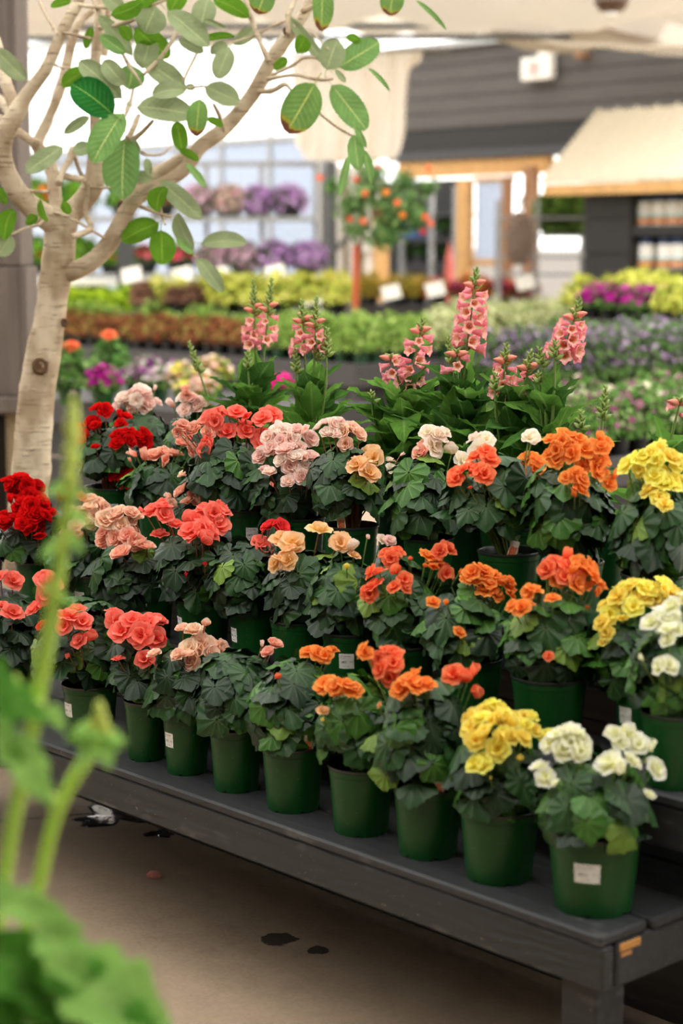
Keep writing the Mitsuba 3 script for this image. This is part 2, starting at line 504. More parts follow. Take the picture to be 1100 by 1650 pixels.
# ---------------------------------------------------------------- potted begonias: templates
def begonia_leaf_mesh(seed):
    r = np.random.default_rng(seed)
    N, R = 47, 4
    th = np.linspace(-math.pi + .22, math.pi - .22, N)
    lob = 0.80 + 0.16 * np.cos(th / 2) + 0.055 * np.cos(th * 5 + r.uniform(-.5, .5)) + 0.035 * np.sin(th * 9 + r.uniform(0, 6)) + 0.03 * np.cos(th * 19)
    lob *= 1 + 0.12 * np.sin(th) * r.choice([-1, 1])
    lob += 0.13 * np.exp(-(th / 0.28) ** 2)
    lob *= 1 - 0.30 * np.exp(-((np.abs(th) - math.pi) / .55) ** 2)
    t = np.array([0.06, .38, .72, 1.0])[:, None]
    x, y = lob * np.sin(th) * t, lob * np.cos(th) * t
    rr = np.sqrt(x * x + y * y)
    ph = r.uniform(0, 6, 3)
    z = -0.20 * rr ** 2 - 0.10 * rr * np.abs(np.sin(th / 2)) + 0.05 * np.cos(th * 10.13) * t * .8 + 0.07 * np.sin(th * 3 + ph[0]) * t ** 2 + 0.05 * np.sin(x * 4 + ph[1]) * t
    z -= 0.12 * np.abs(x) * r.uniform(-.6, 1.2)
    v = np.stack([x, y, z], -1).reshape(-1, 3)
    return v, grid_faces(R, N)[:, ::-1], v[:, :2] / 2 + .5


BLEAF = []
for s in range(7):
    v, f, uv = begonia_leaf_mesh(s)
    BLEAF.append(mikit.ply((v, f), smooth=True, uv=uv))


def petal(L, Wd, cup, curl, seed, col0, col1, rows=6, cols=5, ruf=0.04):
    r = np.random.default_rng(seed)
    t = np.linspace(0, 1, rows)[:, None]
    s = np.linspace(-1, 1, cols)[None, :]
    prof = np.sqrt(np.clip(1 - ((t - .58) / .60) ** 2, .06, 1))
    x = Wd / 2 * prof * s
    y = L * (t - .24 * s ** 2 * t ** 2)
    z = cup * Wd * s ** 2 * prof + curl * t ** 2 * L + ruf * np.sin(s * 5 + r.uniform(0, 6)) * t ** 2
    z, x = z + 0 * x, x + 0 * z
    v = np.stack([x, y + 0 * x, z], -1).reshape(-1, 3)
    w = np.clip(t ** 1.2 + 0 * s, 0, 1).reshape(-1, 1)
    c = (np.asarray(col0) * (1 - w) + np.asarray(col1) * w) * r.uniform(.9, 1.06)
    return v, grid_faces(rows, cols)[:, ::-1], np.clip(c, 0, .95)


def put_petal(p, az, el, off, dz=0.0):
    """tilt a petal up by el from flat, move its foot out by off, turn it by az"""
    v = p[0].copy()
    c, s = math.cos(el), math.sin(el)
    y, z = v[:, 1] * c - v[:, 2] * s + off, v[:, 1] * s + v[:, 2] * c + dz
    x = v[:, 0]
    ca, sa = math.cos(az), math.sin(az)
    return np.stack([x * ca - y * sa, x * sa + y * ca, z], 1), p[1], p[2]


def flower_single(seed, c0, c1):
    r = np.random.default_rng(seed)
    out, a0 = [], r.uniform(0, 6)
    for k in range(5):
        out.append(put_petal(petal(.52, .66, .12, -.10, seed * 50 + k, c0, c1), a0 + k * 2 * math.pi / 5 + r.normal(0, .1), math.radians(r.uniform(8, 26)), .03))
    for k in range(4):
        out.append(put_petal(petal(.38, .52, .16, .05, seed * 50 + 10 + k, c0, c1), a0 + .6 + k * 2 * math.pi / 4 + r.normal(0, .15), math.radians(r.uniform(36, 60)), .03, .02))
    for k in range(3):
        out.append(put_petal(petal(.2, .22, .2, .1, seed * 50 + 20 + k, c0, np.asarray(c0) * .9, 4, 4), a0 + k * 2.1, math.radians(74), .02, .03))
    return join(out)


def flower_rose(seed, c0, c1):
    r = np.random.default_rng(seed)
    out, n = [], 0
    for L, Wd, el, off, m in ((.50, .60, 10, .02, 5), (.44, .54, 28, .03, 5), (.36, .46, 48, .04, 4), (.27, .34, 66, .04, 4), (.18, .22, 80, .025, 3)):
        a0 = r.uniform(0, 6)
        for k in range(m):
            out.append(put_petal(petal(L, Wd, .18, .10, seed * 80 + n, c0, c1, 5, 5, .03), a0 + k * 2 * math.pi / m + r.normal(0, .12), math.radians(el + r.normal(0, 5)), off, .01 * n ** .5))
            n += 1
    return join(out)


def flower_bud(seed, c0, c1):
    r = np.random.default_rng(seed)
    out = []
    for k in range(2):
        out.append(put_petal(petal(.66, .72, .16, .16, seed * 30 + k, c0, c1), k * math.pi + r.normal(0, .1), math.radians(62 + 12 * k), .02))
    for k in range(2):
        out.append(put_petal(petal(.5, .34, .2, .1, seed * 30 + 5 + k, c0, c1, 5, 4), k * math.pi + 1.57, math.radians(70), .02))
    return join(out)


COL = {
    'red': ('rose', srgb(176, 8, 12), srgb(222, 30, 30)),
    'salmon': ('rose', srgb(240, 142, 112), srgb(253, 206, 184)),
    'smallsalmon': ('rose', srgb(246, 176, 140), srgb(254, 224, 202)),
    'coral': ('single', srgb(244, 104, 82), srgb(252, 140, 124)),
    'palepink': ('rose', srgb(252, 204, 184), srgb(255, 230, 222)),
    'peach': ('single', srgb(250, 204, 122), srgb(253, 206, 168)),
    'peachrose': ('rose', srgb(250, 198, 156), srgb(254, 226, 208)),
    'orange': ('single', srgb(246, 134, 44), srgb(254, 168, 94)),
    'orangered': ('single', srgb(242, 96, 54), srgb(253, 146, 104)),
    'yellow': ('single', srgb(250, 220, 80), srgb(254, 238, 132)),
    'cream': ('single', srgb(244, 244, 182), srgb(254, 253, 238)),
    'whitepink': ('single', srgb(250, 234, 204), srgb(252, 232, 222)),
    'deepcoral': ('rose', srgb(206, 34, 44), srgb(236, 76, 76)),
}
FLOWERS = {}
for ci, (name, (kind, c0, c1)) in enumerate(COL.items()):
    fn = flower_rose if kind == 'rose' else flower_single
    FLOWERS[name] = []
    for s in range(4):
        k = 1 + 0.07 * (s - 1.5)
        g = fn(ci * 10 + s + 1, np.clip(c0 * k, 0, .93), np.clip(c1 * k, 0, .93))
        FLOWERS[name].append(mikit.ply(g[:2], smooth=40 if False else True, color=g[2]))
    g = flower_bud(ci + 3, c0, c1)
    FLOWERS[name].append(mikit.ply(g[:2], smooth=True, color=g[2]))

# pot of radius 1 (at the rim) and height 1
def pot_body():
    prof = [(0.02, .03), (.76, .02), (.785, .0), (.80, .03), (.935, .86), (.955, .875), (.965, .985), (.985, .99)]
    v, f = lathe(prof, 48)
    ang = np.arctan2(v[:, 1], v[:, 0])
    notch = (np.abs((ang / (2 * math.pi) * 6) - np.round(ang / (2 * math.pi) * 6)) < .11) & (v[:, 2] < .031) & (np.hypot(v[:, 0], v[:, 1]) > .7)
    v[notch, 2] += .035
    return v, f


POT = mikit.ply(pot_body(), smooth=35)
POT_RIM = mikit.ply(lathe([(.955, .95), (.985, .955), (1.0, .975), (.998, .995), (.98, 1.003), (.955, .998), (.93, .975), (.90, .78)], 48), smooth=50)


def soil_mesh():
    rr = np.linspace(0.001, .925, 7)[:, None]
    an = (np.arange(28) * 2 * np.pi / 28)[None, :]
    x, y = rr * np.cos(an), rr * np.sin(an)
    p = np.stack([x, y, 0 * x], -1).reshape(-1, 3)
    p[:, 2] = .84 + .10 * meshkit.fbm(p * 7, 3) - .02
    return p, grid_faces(7, 28, True)


SOIL = mikit.ply(soil_mesh(), smooth=False)


def sticker_mesh(half=.30, z0=.46, z1=.70):
    an = np.linspace(-half, half, 9)[None, :]
    zz = np.linspace(z0, z1, 3)[:, None]
    rad = .80 + (.935 - .80) * (zz - .03) / .83 + .006
    v = np.stack([rad * np.sin(an), -rad * np.cos(an), zz + 0 * an], -1).reshape(-1, 3)
    uv = np.stack([(an + half) / (2 * half) + 0 * zz, (zz - z0) / (z1 - z0) + 0 * an], -1).reshape(-1, 2)
    return v, grid_faces(3, 9), uv


sv, sf, suv = sticker_mesh()
STICKER = mikit.ply((sv, sf), smooth=True, uv=suv)
tv, tf = slab(.021, .0012, .048, .0004)
TAG_CARD = mikit.ply((tv - [.010, .0006, 0], tf))
pv, pf = slab(.017, .0008, .022, .0003)
PUV = np.stack([(pv[:, 0]) / .017, pv[:, 2] / .022], 1)
TAG_PIC = mikit.ply((pv - [.0085, .0013, -.012], pf), uv=PUV)


def px_scale(P):
    return F / ((P[1]) * cp - (P[2] - CH) * sp)


def pot_parts(t, P, D, h, turn=0.0, body='pot_green', rim='pot_rim_black', sticker=None, tag=None):
    c, s = math.cos(turn), math.sin(turn)
    m = mat(np.array([c, s, 0]) * D / 2, np.array([-s, c, 0]) * D / 2, UP * h, P)
    obj('pot', POT, body, t, m=m)
    obj('rim', POT_RIM, rim, t, m=m)
    obj('soil', SOIL, 'soil', t, m=m)
    view = math.atan2(-P[0], P[1])
    if sticker is not None:
        a = view + sticker
        m2 = mat(np.array([math.cos(a), math.sin(a), 0]) * D / 2, np.array([-math.sin(a), math.cos(a), 0]) * D / 2, UP * h, P)
        obj('price_label', STICKER, 'sticker', t, m=m2, label='white price label on the pot')
    if tag is not None:
        dx, lean, tone = tag
        c2, s2 = math.cos(view), math.sin(view)
        right, back = np.array([c2, s2, 0]), np.array([-s2, c2, 0])
        z = unit(UP + right * lean - back * .12)
        x = unit(right - z * np.dot(right, z))
        y = np.cross(z, x)
        o = P + right * dx - back * (math.sqrt(max(1e-4, (D / 2 * .86) ** 2 - dx ** 2))) + UP * (h - .014)
        k = obj('plant_tag', TAG_CARD, 'card_white', t, m=mat(x, y, z, o), label='white plant tag with a flower picture')
        obj('tag_picture', TAG_PIC, 'tag_picture', k, m=mat(x, y, z, o))


NLEAF = 62


def begonia(name, px, w, v0, zs, can, clusters, label, sticker=None, tag=None, h=.152, mix_=(.42, .36, .18, .04), group=None, nleaf=NLEAF, seed=0, back=0.0):
    r = np.random.default_rng(1000 + int(px) * 7 + int(v0 * 100))
    t = thing(name, label, 'potted flower', group)
    P = on_row(px, v0, zs + h)
    P[2] = zs
    sc = px_scale(P + UP * h)
    D = w / sc
    pot_parts(t, P, D, h, r.uniform(0, 6), sticker=sticker, tag=tag)
    cx, hw, yt, yb = can
    shown = (sticker is not None and abs(sticker) < .3) or tag is not None or v0 < .2
    yb += -3 if shown and v0 > .2 else 10 if v0 > .2 else 2
    cy, hh = (yt + yb) / 2, (yb - yt) / 2
    C = at_y(cx, cy, P[1])
    rx, rz = hw / sc * 1.02, hh / sc * 1.0
    stems = []
    root = P + UP * (h * .85)
    n_in = nleaf // 4
    tot = nleaf + n_in
    for i in range(tot):
        inner = i >= nleaf
        k = (i + .5) / nleaf if not inner else (i - nleaf + .5) / n_in
        el = math.asin(np.clip(-.80 + 1.76 * k if not shown else -.62 + 1.58 * k, -1, 1)) + r.normal(0, .1)
        az = i * 2.39996 + r.normal(0, .22)
        d = np.array([math.cos(el) * math.cos(az), math.cos(el) * math.sin(az), math.sin(el)])
        q = C + d * np.array([rx, rx, rz]) * (r.uniform(.74, .98) if not inner else r.uniform(.35, .6))
        R = r.uniform(.036, .054) * (1 if not inner else .9) * (.85 + .15 * rx / .11)
        if q[2] < zs + .45 * h or (q[2] < zs + h + .01 and math.hypot(q[0] - P[0], q[1] - P[1]) < D * .5):
            q[2] = max(q[2], zs + h + .015)
        qx, qy = proj(q)
        if not inner and q[1] < C[1] + rx * .5 and any((qx - c[0]) ** 2 + (qy - c[1]) ** 2 < (c[2] * .85 + 6) ** 2 for c in clusters):
            q = q + np.array([0, rx * .5, -R * .9])
        n = unit(np.array([d[0], d[1], d[2] * .6]) * .8 + UP * r.uniform(.25, .8) + r.normal(0, .22, 3))
        tip = np.array([d[0], d[1], -.7 - .5 * d[2]]) + r.normal(0, .35, 3)
        m = frame(n, tip, q, R)
        m[:3, 3] -= m[:3, 1] * .35
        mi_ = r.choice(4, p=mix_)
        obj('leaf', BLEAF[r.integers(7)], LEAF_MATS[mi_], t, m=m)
        o = m[:3, 3]
        mid = root * .45 + o * .55 + UP * .02 - np.array([d[0], d[1], 0]) * .01
        stems.append(tube(spline([root + np.array([d[0], d[1], 0]) * .02, mid, o - m[:3, 2] * .04], 3), [.0028, .0026, .0024, .0022, .002, .0018, .0016], 4, False))
    for ci, c in enumerate(clusters):
        x, y, rp, nb, col = c[:5]
        e = 1 - ((x - cx) / hw) ** 2 - ((y - cy) / hh) ** 2
        Y = P[1] - rx * (math.sqrt(max(e, 0)) * .95) - .012
        base = at_y(x, y, Y)
        rad = rp / sc
        cam = unit(np.array([0, 0, CH]) - base)
        f = unit(cam * .52 + UP * .68 + np.array([d_ for d_ in ((x - cx) / hw * .35, 0, 0)]))
        e1 = unit(np.cross(UP, f)); e2 = np.cross(f, e1)
        size = 2.1 * rad if nb == 1 else min(max(2 * rad / math.sqrt(nb) * 1.45, .040), .070)
        for j in range(nb):
            rho = 0 if nb == 1 else rad * math.sqrt((j + .5) / nb) * .92
            g = j * 2.39996 + ci
            off = e1 * math.cos(g) * rho + e2 * math.sin(g) * rho
            b = base + off + f * (.45 * rad * (1 - (rho / max(rad, 1e-6)) ** 2) - .25 * rad) + r.normal(0, .003, 3)
            n = unit(f + off / max(rad, 1e-6) * .75 + r.normal(0, .25, 3))
            s = size * r.uniform(.86, 1.14)
            var = FLOWERS[col][4] if (len(c) > 5 or r.random() < .10) else FLOWERS[col][r.integers(4)]
            obj('blossom', var, 'petal', t, m=frame(n, r.normal(0, 1, 3), b - n * s * .12, s * (.8 if len(c) > 5 else 1)))
            mid = root * .4 + b * .6 - f * .01
            stems.append(tube(spline([root, mid, b - n * s * .1], 3), .0018, 4, False))
    g = join([(a, b) for a, b in stems])
    obj('stems', g[:2], 'stem_green' if mix_[2] > .15 else 'stem_red', t)
    return P, D


VA, VB, VC2 = .112, .365, .615
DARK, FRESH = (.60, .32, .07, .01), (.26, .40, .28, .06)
GA, GB, GC = 'begonias in the front row of the bench', 'begonias in the middle row of the bench', 'begonias in the top row of the bench'
N = 'potted_begonia'
# front row, from the far end to the near corner
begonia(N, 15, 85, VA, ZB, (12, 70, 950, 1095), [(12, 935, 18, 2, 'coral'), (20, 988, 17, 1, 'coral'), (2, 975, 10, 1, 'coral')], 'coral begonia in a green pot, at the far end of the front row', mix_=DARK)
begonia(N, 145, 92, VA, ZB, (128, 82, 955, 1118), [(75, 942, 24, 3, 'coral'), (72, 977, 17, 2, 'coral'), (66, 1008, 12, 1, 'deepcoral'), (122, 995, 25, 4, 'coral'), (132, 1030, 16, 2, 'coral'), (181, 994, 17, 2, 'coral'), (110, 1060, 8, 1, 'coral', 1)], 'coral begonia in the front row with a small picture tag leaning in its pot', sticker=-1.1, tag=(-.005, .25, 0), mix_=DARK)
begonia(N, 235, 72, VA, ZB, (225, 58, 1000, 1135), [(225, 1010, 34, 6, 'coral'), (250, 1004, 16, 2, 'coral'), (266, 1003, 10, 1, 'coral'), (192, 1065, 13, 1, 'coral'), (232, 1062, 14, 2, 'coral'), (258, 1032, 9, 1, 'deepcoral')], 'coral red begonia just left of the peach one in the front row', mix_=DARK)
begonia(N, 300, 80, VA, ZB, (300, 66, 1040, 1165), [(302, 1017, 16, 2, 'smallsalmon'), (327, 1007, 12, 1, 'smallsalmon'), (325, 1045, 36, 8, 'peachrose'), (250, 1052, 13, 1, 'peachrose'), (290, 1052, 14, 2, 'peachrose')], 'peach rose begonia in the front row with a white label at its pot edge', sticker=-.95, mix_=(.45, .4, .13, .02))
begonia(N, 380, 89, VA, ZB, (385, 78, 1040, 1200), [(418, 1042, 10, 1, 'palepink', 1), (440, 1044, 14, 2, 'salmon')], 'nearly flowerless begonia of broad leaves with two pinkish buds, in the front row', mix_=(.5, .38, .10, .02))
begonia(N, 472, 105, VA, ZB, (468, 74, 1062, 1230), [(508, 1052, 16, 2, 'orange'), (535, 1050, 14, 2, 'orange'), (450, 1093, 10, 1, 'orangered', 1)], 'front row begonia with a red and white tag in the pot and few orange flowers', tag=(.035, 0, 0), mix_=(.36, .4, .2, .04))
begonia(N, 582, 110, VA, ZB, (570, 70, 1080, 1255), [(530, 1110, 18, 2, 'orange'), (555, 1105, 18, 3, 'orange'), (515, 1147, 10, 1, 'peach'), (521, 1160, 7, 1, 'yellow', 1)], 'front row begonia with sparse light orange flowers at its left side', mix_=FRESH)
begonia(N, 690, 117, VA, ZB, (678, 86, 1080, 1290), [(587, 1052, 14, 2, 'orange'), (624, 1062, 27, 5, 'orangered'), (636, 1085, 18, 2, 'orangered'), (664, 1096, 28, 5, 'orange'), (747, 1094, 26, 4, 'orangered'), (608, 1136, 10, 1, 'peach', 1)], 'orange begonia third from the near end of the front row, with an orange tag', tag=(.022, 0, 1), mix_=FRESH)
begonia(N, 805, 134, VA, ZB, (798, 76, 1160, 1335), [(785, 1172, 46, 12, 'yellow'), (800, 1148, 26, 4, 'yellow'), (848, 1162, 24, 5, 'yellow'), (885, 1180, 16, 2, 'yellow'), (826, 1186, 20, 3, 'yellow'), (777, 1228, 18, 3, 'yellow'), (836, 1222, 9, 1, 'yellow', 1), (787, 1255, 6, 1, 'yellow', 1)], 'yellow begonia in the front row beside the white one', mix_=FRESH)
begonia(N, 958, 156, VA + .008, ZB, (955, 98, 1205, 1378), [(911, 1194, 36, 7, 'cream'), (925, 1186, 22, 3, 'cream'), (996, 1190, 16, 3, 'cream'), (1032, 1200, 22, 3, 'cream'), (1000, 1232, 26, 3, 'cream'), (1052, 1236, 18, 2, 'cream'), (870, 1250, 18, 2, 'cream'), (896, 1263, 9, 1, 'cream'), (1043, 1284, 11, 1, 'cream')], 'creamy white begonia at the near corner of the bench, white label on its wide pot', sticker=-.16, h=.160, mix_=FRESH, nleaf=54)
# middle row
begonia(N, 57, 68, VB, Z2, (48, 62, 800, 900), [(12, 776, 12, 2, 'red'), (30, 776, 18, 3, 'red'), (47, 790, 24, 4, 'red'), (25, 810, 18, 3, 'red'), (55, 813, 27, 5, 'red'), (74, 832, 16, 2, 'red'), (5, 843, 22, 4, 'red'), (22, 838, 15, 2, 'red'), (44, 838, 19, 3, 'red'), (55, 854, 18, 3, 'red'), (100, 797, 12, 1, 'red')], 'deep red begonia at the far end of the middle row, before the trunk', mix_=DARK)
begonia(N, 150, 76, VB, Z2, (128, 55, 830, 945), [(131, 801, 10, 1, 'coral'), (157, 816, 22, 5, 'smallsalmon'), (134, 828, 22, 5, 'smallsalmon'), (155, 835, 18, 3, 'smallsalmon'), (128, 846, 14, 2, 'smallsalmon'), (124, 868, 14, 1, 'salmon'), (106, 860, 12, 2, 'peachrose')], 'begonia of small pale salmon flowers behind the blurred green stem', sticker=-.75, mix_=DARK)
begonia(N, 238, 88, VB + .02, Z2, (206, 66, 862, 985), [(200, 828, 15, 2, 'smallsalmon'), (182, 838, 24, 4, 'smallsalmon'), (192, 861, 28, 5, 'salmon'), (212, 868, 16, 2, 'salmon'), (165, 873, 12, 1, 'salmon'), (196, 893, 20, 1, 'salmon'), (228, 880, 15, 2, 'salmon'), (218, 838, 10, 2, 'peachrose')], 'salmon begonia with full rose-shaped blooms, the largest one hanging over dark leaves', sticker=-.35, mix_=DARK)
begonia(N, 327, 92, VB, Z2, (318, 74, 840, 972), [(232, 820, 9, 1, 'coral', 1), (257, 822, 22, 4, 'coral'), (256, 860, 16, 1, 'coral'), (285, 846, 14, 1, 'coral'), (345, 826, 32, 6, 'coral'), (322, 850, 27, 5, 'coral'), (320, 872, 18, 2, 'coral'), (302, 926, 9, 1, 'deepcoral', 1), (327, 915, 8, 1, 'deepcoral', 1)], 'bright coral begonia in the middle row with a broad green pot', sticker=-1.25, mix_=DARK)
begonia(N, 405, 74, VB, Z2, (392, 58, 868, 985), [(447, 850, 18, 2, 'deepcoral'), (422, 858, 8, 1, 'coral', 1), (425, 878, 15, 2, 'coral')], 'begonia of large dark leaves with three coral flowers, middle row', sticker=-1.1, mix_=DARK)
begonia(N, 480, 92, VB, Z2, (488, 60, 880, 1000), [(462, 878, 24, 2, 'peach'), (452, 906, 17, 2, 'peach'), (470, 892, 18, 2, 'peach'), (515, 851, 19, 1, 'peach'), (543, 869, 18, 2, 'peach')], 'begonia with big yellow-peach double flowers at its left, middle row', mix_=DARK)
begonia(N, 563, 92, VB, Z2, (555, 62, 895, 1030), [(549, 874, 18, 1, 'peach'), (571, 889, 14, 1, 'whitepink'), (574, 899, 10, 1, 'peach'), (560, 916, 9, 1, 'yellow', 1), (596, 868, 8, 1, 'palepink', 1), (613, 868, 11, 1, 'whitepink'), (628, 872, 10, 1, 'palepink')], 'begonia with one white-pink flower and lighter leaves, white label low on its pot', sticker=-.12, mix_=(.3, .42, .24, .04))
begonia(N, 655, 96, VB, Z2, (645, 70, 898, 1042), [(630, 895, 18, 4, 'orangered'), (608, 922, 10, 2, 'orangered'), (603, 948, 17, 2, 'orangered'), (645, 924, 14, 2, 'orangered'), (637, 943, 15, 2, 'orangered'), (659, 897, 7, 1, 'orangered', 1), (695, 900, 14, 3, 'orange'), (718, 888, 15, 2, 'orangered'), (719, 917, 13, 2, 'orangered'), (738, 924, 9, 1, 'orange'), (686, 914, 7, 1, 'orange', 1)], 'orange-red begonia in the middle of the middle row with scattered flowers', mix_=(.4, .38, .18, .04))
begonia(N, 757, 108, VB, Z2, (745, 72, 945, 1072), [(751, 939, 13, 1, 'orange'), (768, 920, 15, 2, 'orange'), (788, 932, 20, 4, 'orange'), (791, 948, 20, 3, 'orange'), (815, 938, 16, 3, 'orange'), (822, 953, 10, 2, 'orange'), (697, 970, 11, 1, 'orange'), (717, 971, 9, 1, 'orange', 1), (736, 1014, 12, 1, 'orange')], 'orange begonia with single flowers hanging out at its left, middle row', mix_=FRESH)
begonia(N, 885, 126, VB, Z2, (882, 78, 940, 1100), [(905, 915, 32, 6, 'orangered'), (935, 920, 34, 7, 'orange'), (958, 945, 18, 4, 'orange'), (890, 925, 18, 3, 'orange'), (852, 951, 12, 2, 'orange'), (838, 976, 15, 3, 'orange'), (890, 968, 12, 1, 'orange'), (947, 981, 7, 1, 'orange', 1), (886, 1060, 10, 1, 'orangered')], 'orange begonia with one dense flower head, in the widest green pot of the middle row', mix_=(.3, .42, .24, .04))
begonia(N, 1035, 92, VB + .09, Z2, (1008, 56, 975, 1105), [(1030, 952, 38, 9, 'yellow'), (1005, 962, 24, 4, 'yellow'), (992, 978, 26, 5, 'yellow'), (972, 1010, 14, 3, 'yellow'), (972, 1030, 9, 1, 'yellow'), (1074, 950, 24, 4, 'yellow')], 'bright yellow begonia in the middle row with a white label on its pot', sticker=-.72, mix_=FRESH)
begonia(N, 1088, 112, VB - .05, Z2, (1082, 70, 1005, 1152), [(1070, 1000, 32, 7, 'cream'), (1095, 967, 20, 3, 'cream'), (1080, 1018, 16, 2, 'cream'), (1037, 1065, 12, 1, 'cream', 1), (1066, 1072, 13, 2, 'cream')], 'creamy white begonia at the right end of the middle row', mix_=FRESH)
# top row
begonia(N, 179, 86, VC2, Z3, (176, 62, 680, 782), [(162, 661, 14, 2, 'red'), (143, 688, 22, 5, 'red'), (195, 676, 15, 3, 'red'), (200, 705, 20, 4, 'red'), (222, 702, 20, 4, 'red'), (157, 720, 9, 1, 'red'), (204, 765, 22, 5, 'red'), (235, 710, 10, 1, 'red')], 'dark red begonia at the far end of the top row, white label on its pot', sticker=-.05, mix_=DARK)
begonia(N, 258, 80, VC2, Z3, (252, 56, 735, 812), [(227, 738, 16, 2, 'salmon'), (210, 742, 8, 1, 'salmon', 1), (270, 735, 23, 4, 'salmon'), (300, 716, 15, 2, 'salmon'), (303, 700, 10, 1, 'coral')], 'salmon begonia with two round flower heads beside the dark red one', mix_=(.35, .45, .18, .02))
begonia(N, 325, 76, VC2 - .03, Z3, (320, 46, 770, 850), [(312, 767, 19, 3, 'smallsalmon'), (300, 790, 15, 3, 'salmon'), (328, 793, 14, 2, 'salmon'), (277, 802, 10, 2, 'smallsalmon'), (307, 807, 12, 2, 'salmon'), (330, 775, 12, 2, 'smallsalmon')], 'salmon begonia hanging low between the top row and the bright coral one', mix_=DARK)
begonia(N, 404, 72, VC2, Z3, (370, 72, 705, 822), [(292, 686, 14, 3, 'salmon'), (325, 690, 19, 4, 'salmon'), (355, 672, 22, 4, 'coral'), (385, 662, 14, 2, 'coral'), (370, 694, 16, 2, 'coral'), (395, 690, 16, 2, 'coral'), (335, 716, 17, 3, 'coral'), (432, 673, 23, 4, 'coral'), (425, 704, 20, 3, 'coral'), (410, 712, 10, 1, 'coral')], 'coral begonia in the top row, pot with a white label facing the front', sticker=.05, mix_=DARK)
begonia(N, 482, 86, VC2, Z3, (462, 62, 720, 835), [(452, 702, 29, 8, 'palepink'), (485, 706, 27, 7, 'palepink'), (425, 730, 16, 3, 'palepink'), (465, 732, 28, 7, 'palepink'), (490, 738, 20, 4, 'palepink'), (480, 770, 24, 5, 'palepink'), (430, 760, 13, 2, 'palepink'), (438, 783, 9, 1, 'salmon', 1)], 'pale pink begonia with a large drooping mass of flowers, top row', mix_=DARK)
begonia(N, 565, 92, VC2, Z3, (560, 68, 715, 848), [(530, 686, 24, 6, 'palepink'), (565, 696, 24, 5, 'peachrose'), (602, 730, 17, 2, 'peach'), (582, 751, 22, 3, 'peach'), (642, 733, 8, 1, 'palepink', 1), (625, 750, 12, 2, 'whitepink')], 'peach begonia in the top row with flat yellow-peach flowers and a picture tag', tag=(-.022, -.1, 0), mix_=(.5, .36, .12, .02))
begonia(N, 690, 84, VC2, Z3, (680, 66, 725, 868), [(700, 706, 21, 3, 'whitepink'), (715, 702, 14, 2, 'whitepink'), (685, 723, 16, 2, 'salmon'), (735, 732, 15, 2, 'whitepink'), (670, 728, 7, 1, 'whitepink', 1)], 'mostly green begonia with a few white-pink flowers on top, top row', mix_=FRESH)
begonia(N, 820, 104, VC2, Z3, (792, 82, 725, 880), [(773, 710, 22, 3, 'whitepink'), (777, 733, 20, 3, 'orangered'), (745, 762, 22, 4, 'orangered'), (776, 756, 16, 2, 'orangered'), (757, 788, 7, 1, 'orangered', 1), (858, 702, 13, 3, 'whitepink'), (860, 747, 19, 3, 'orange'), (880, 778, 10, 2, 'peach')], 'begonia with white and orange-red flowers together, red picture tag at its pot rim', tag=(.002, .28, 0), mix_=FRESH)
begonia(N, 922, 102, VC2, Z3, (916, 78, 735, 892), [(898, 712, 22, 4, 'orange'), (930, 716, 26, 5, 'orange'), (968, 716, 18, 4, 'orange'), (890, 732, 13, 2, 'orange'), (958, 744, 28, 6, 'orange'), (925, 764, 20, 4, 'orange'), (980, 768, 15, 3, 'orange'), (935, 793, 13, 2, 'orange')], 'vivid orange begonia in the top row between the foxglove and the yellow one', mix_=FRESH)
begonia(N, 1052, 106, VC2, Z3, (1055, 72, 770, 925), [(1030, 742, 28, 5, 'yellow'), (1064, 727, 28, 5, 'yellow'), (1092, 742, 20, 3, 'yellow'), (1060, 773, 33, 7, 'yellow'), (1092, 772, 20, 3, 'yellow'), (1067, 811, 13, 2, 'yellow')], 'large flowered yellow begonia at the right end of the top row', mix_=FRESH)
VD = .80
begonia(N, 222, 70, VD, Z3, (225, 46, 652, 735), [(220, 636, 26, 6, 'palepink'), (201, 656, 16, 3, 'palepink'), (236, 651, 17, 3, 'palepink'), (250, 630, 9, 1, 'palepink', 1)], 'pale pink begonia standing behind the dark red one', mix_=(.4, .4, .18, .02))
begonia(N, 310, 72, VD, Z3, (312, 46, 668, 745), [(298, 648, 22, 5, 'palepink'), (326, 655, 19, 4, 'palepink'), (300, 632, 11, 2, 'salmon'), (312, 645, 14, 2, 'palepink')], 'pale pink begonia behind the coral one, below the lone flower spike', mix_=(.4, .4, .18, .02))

# ---------------------------------------------------------------- foxgloves behind the begonias
def blade_mesh(n=9, m=5, wid=.30, fold=.25, droop=.35, wave=.03, tooth=0.0, seed=0):
    r = np.random.default_rng(seed)
    t = np.linspace(0, 1, n)[:, None]
    s = np.linspace(-1, 1, m)[None, :]
    prof = np.sin(np.pi * np.clip(t, 0, 1) ** .75) ** .8 * (1 - .15 * t) + .03 * (1 - t)
    prof = prof * (1 + tooth * np.sin(t * 60))
    x = wid * prof * s
    y = t * (1 - .12 * droop * t) + 0 * s
    z = fold * wid * np.abs(s) * prof - droop * t ** 2 + wave * np.sin(t * 14 + s * 2 + r.uniform(0, 6)) * np.abs(s)
    v = np.stack([x, y, z + 0 * x], -1).reshape(-1, 3)
    uv = np.stack([s * .5 + .5 + 0 * t, t + 0 * s], -1).reshape(-1, 2)
    return v, grid_faces(n, m)[:, ::-1], uv


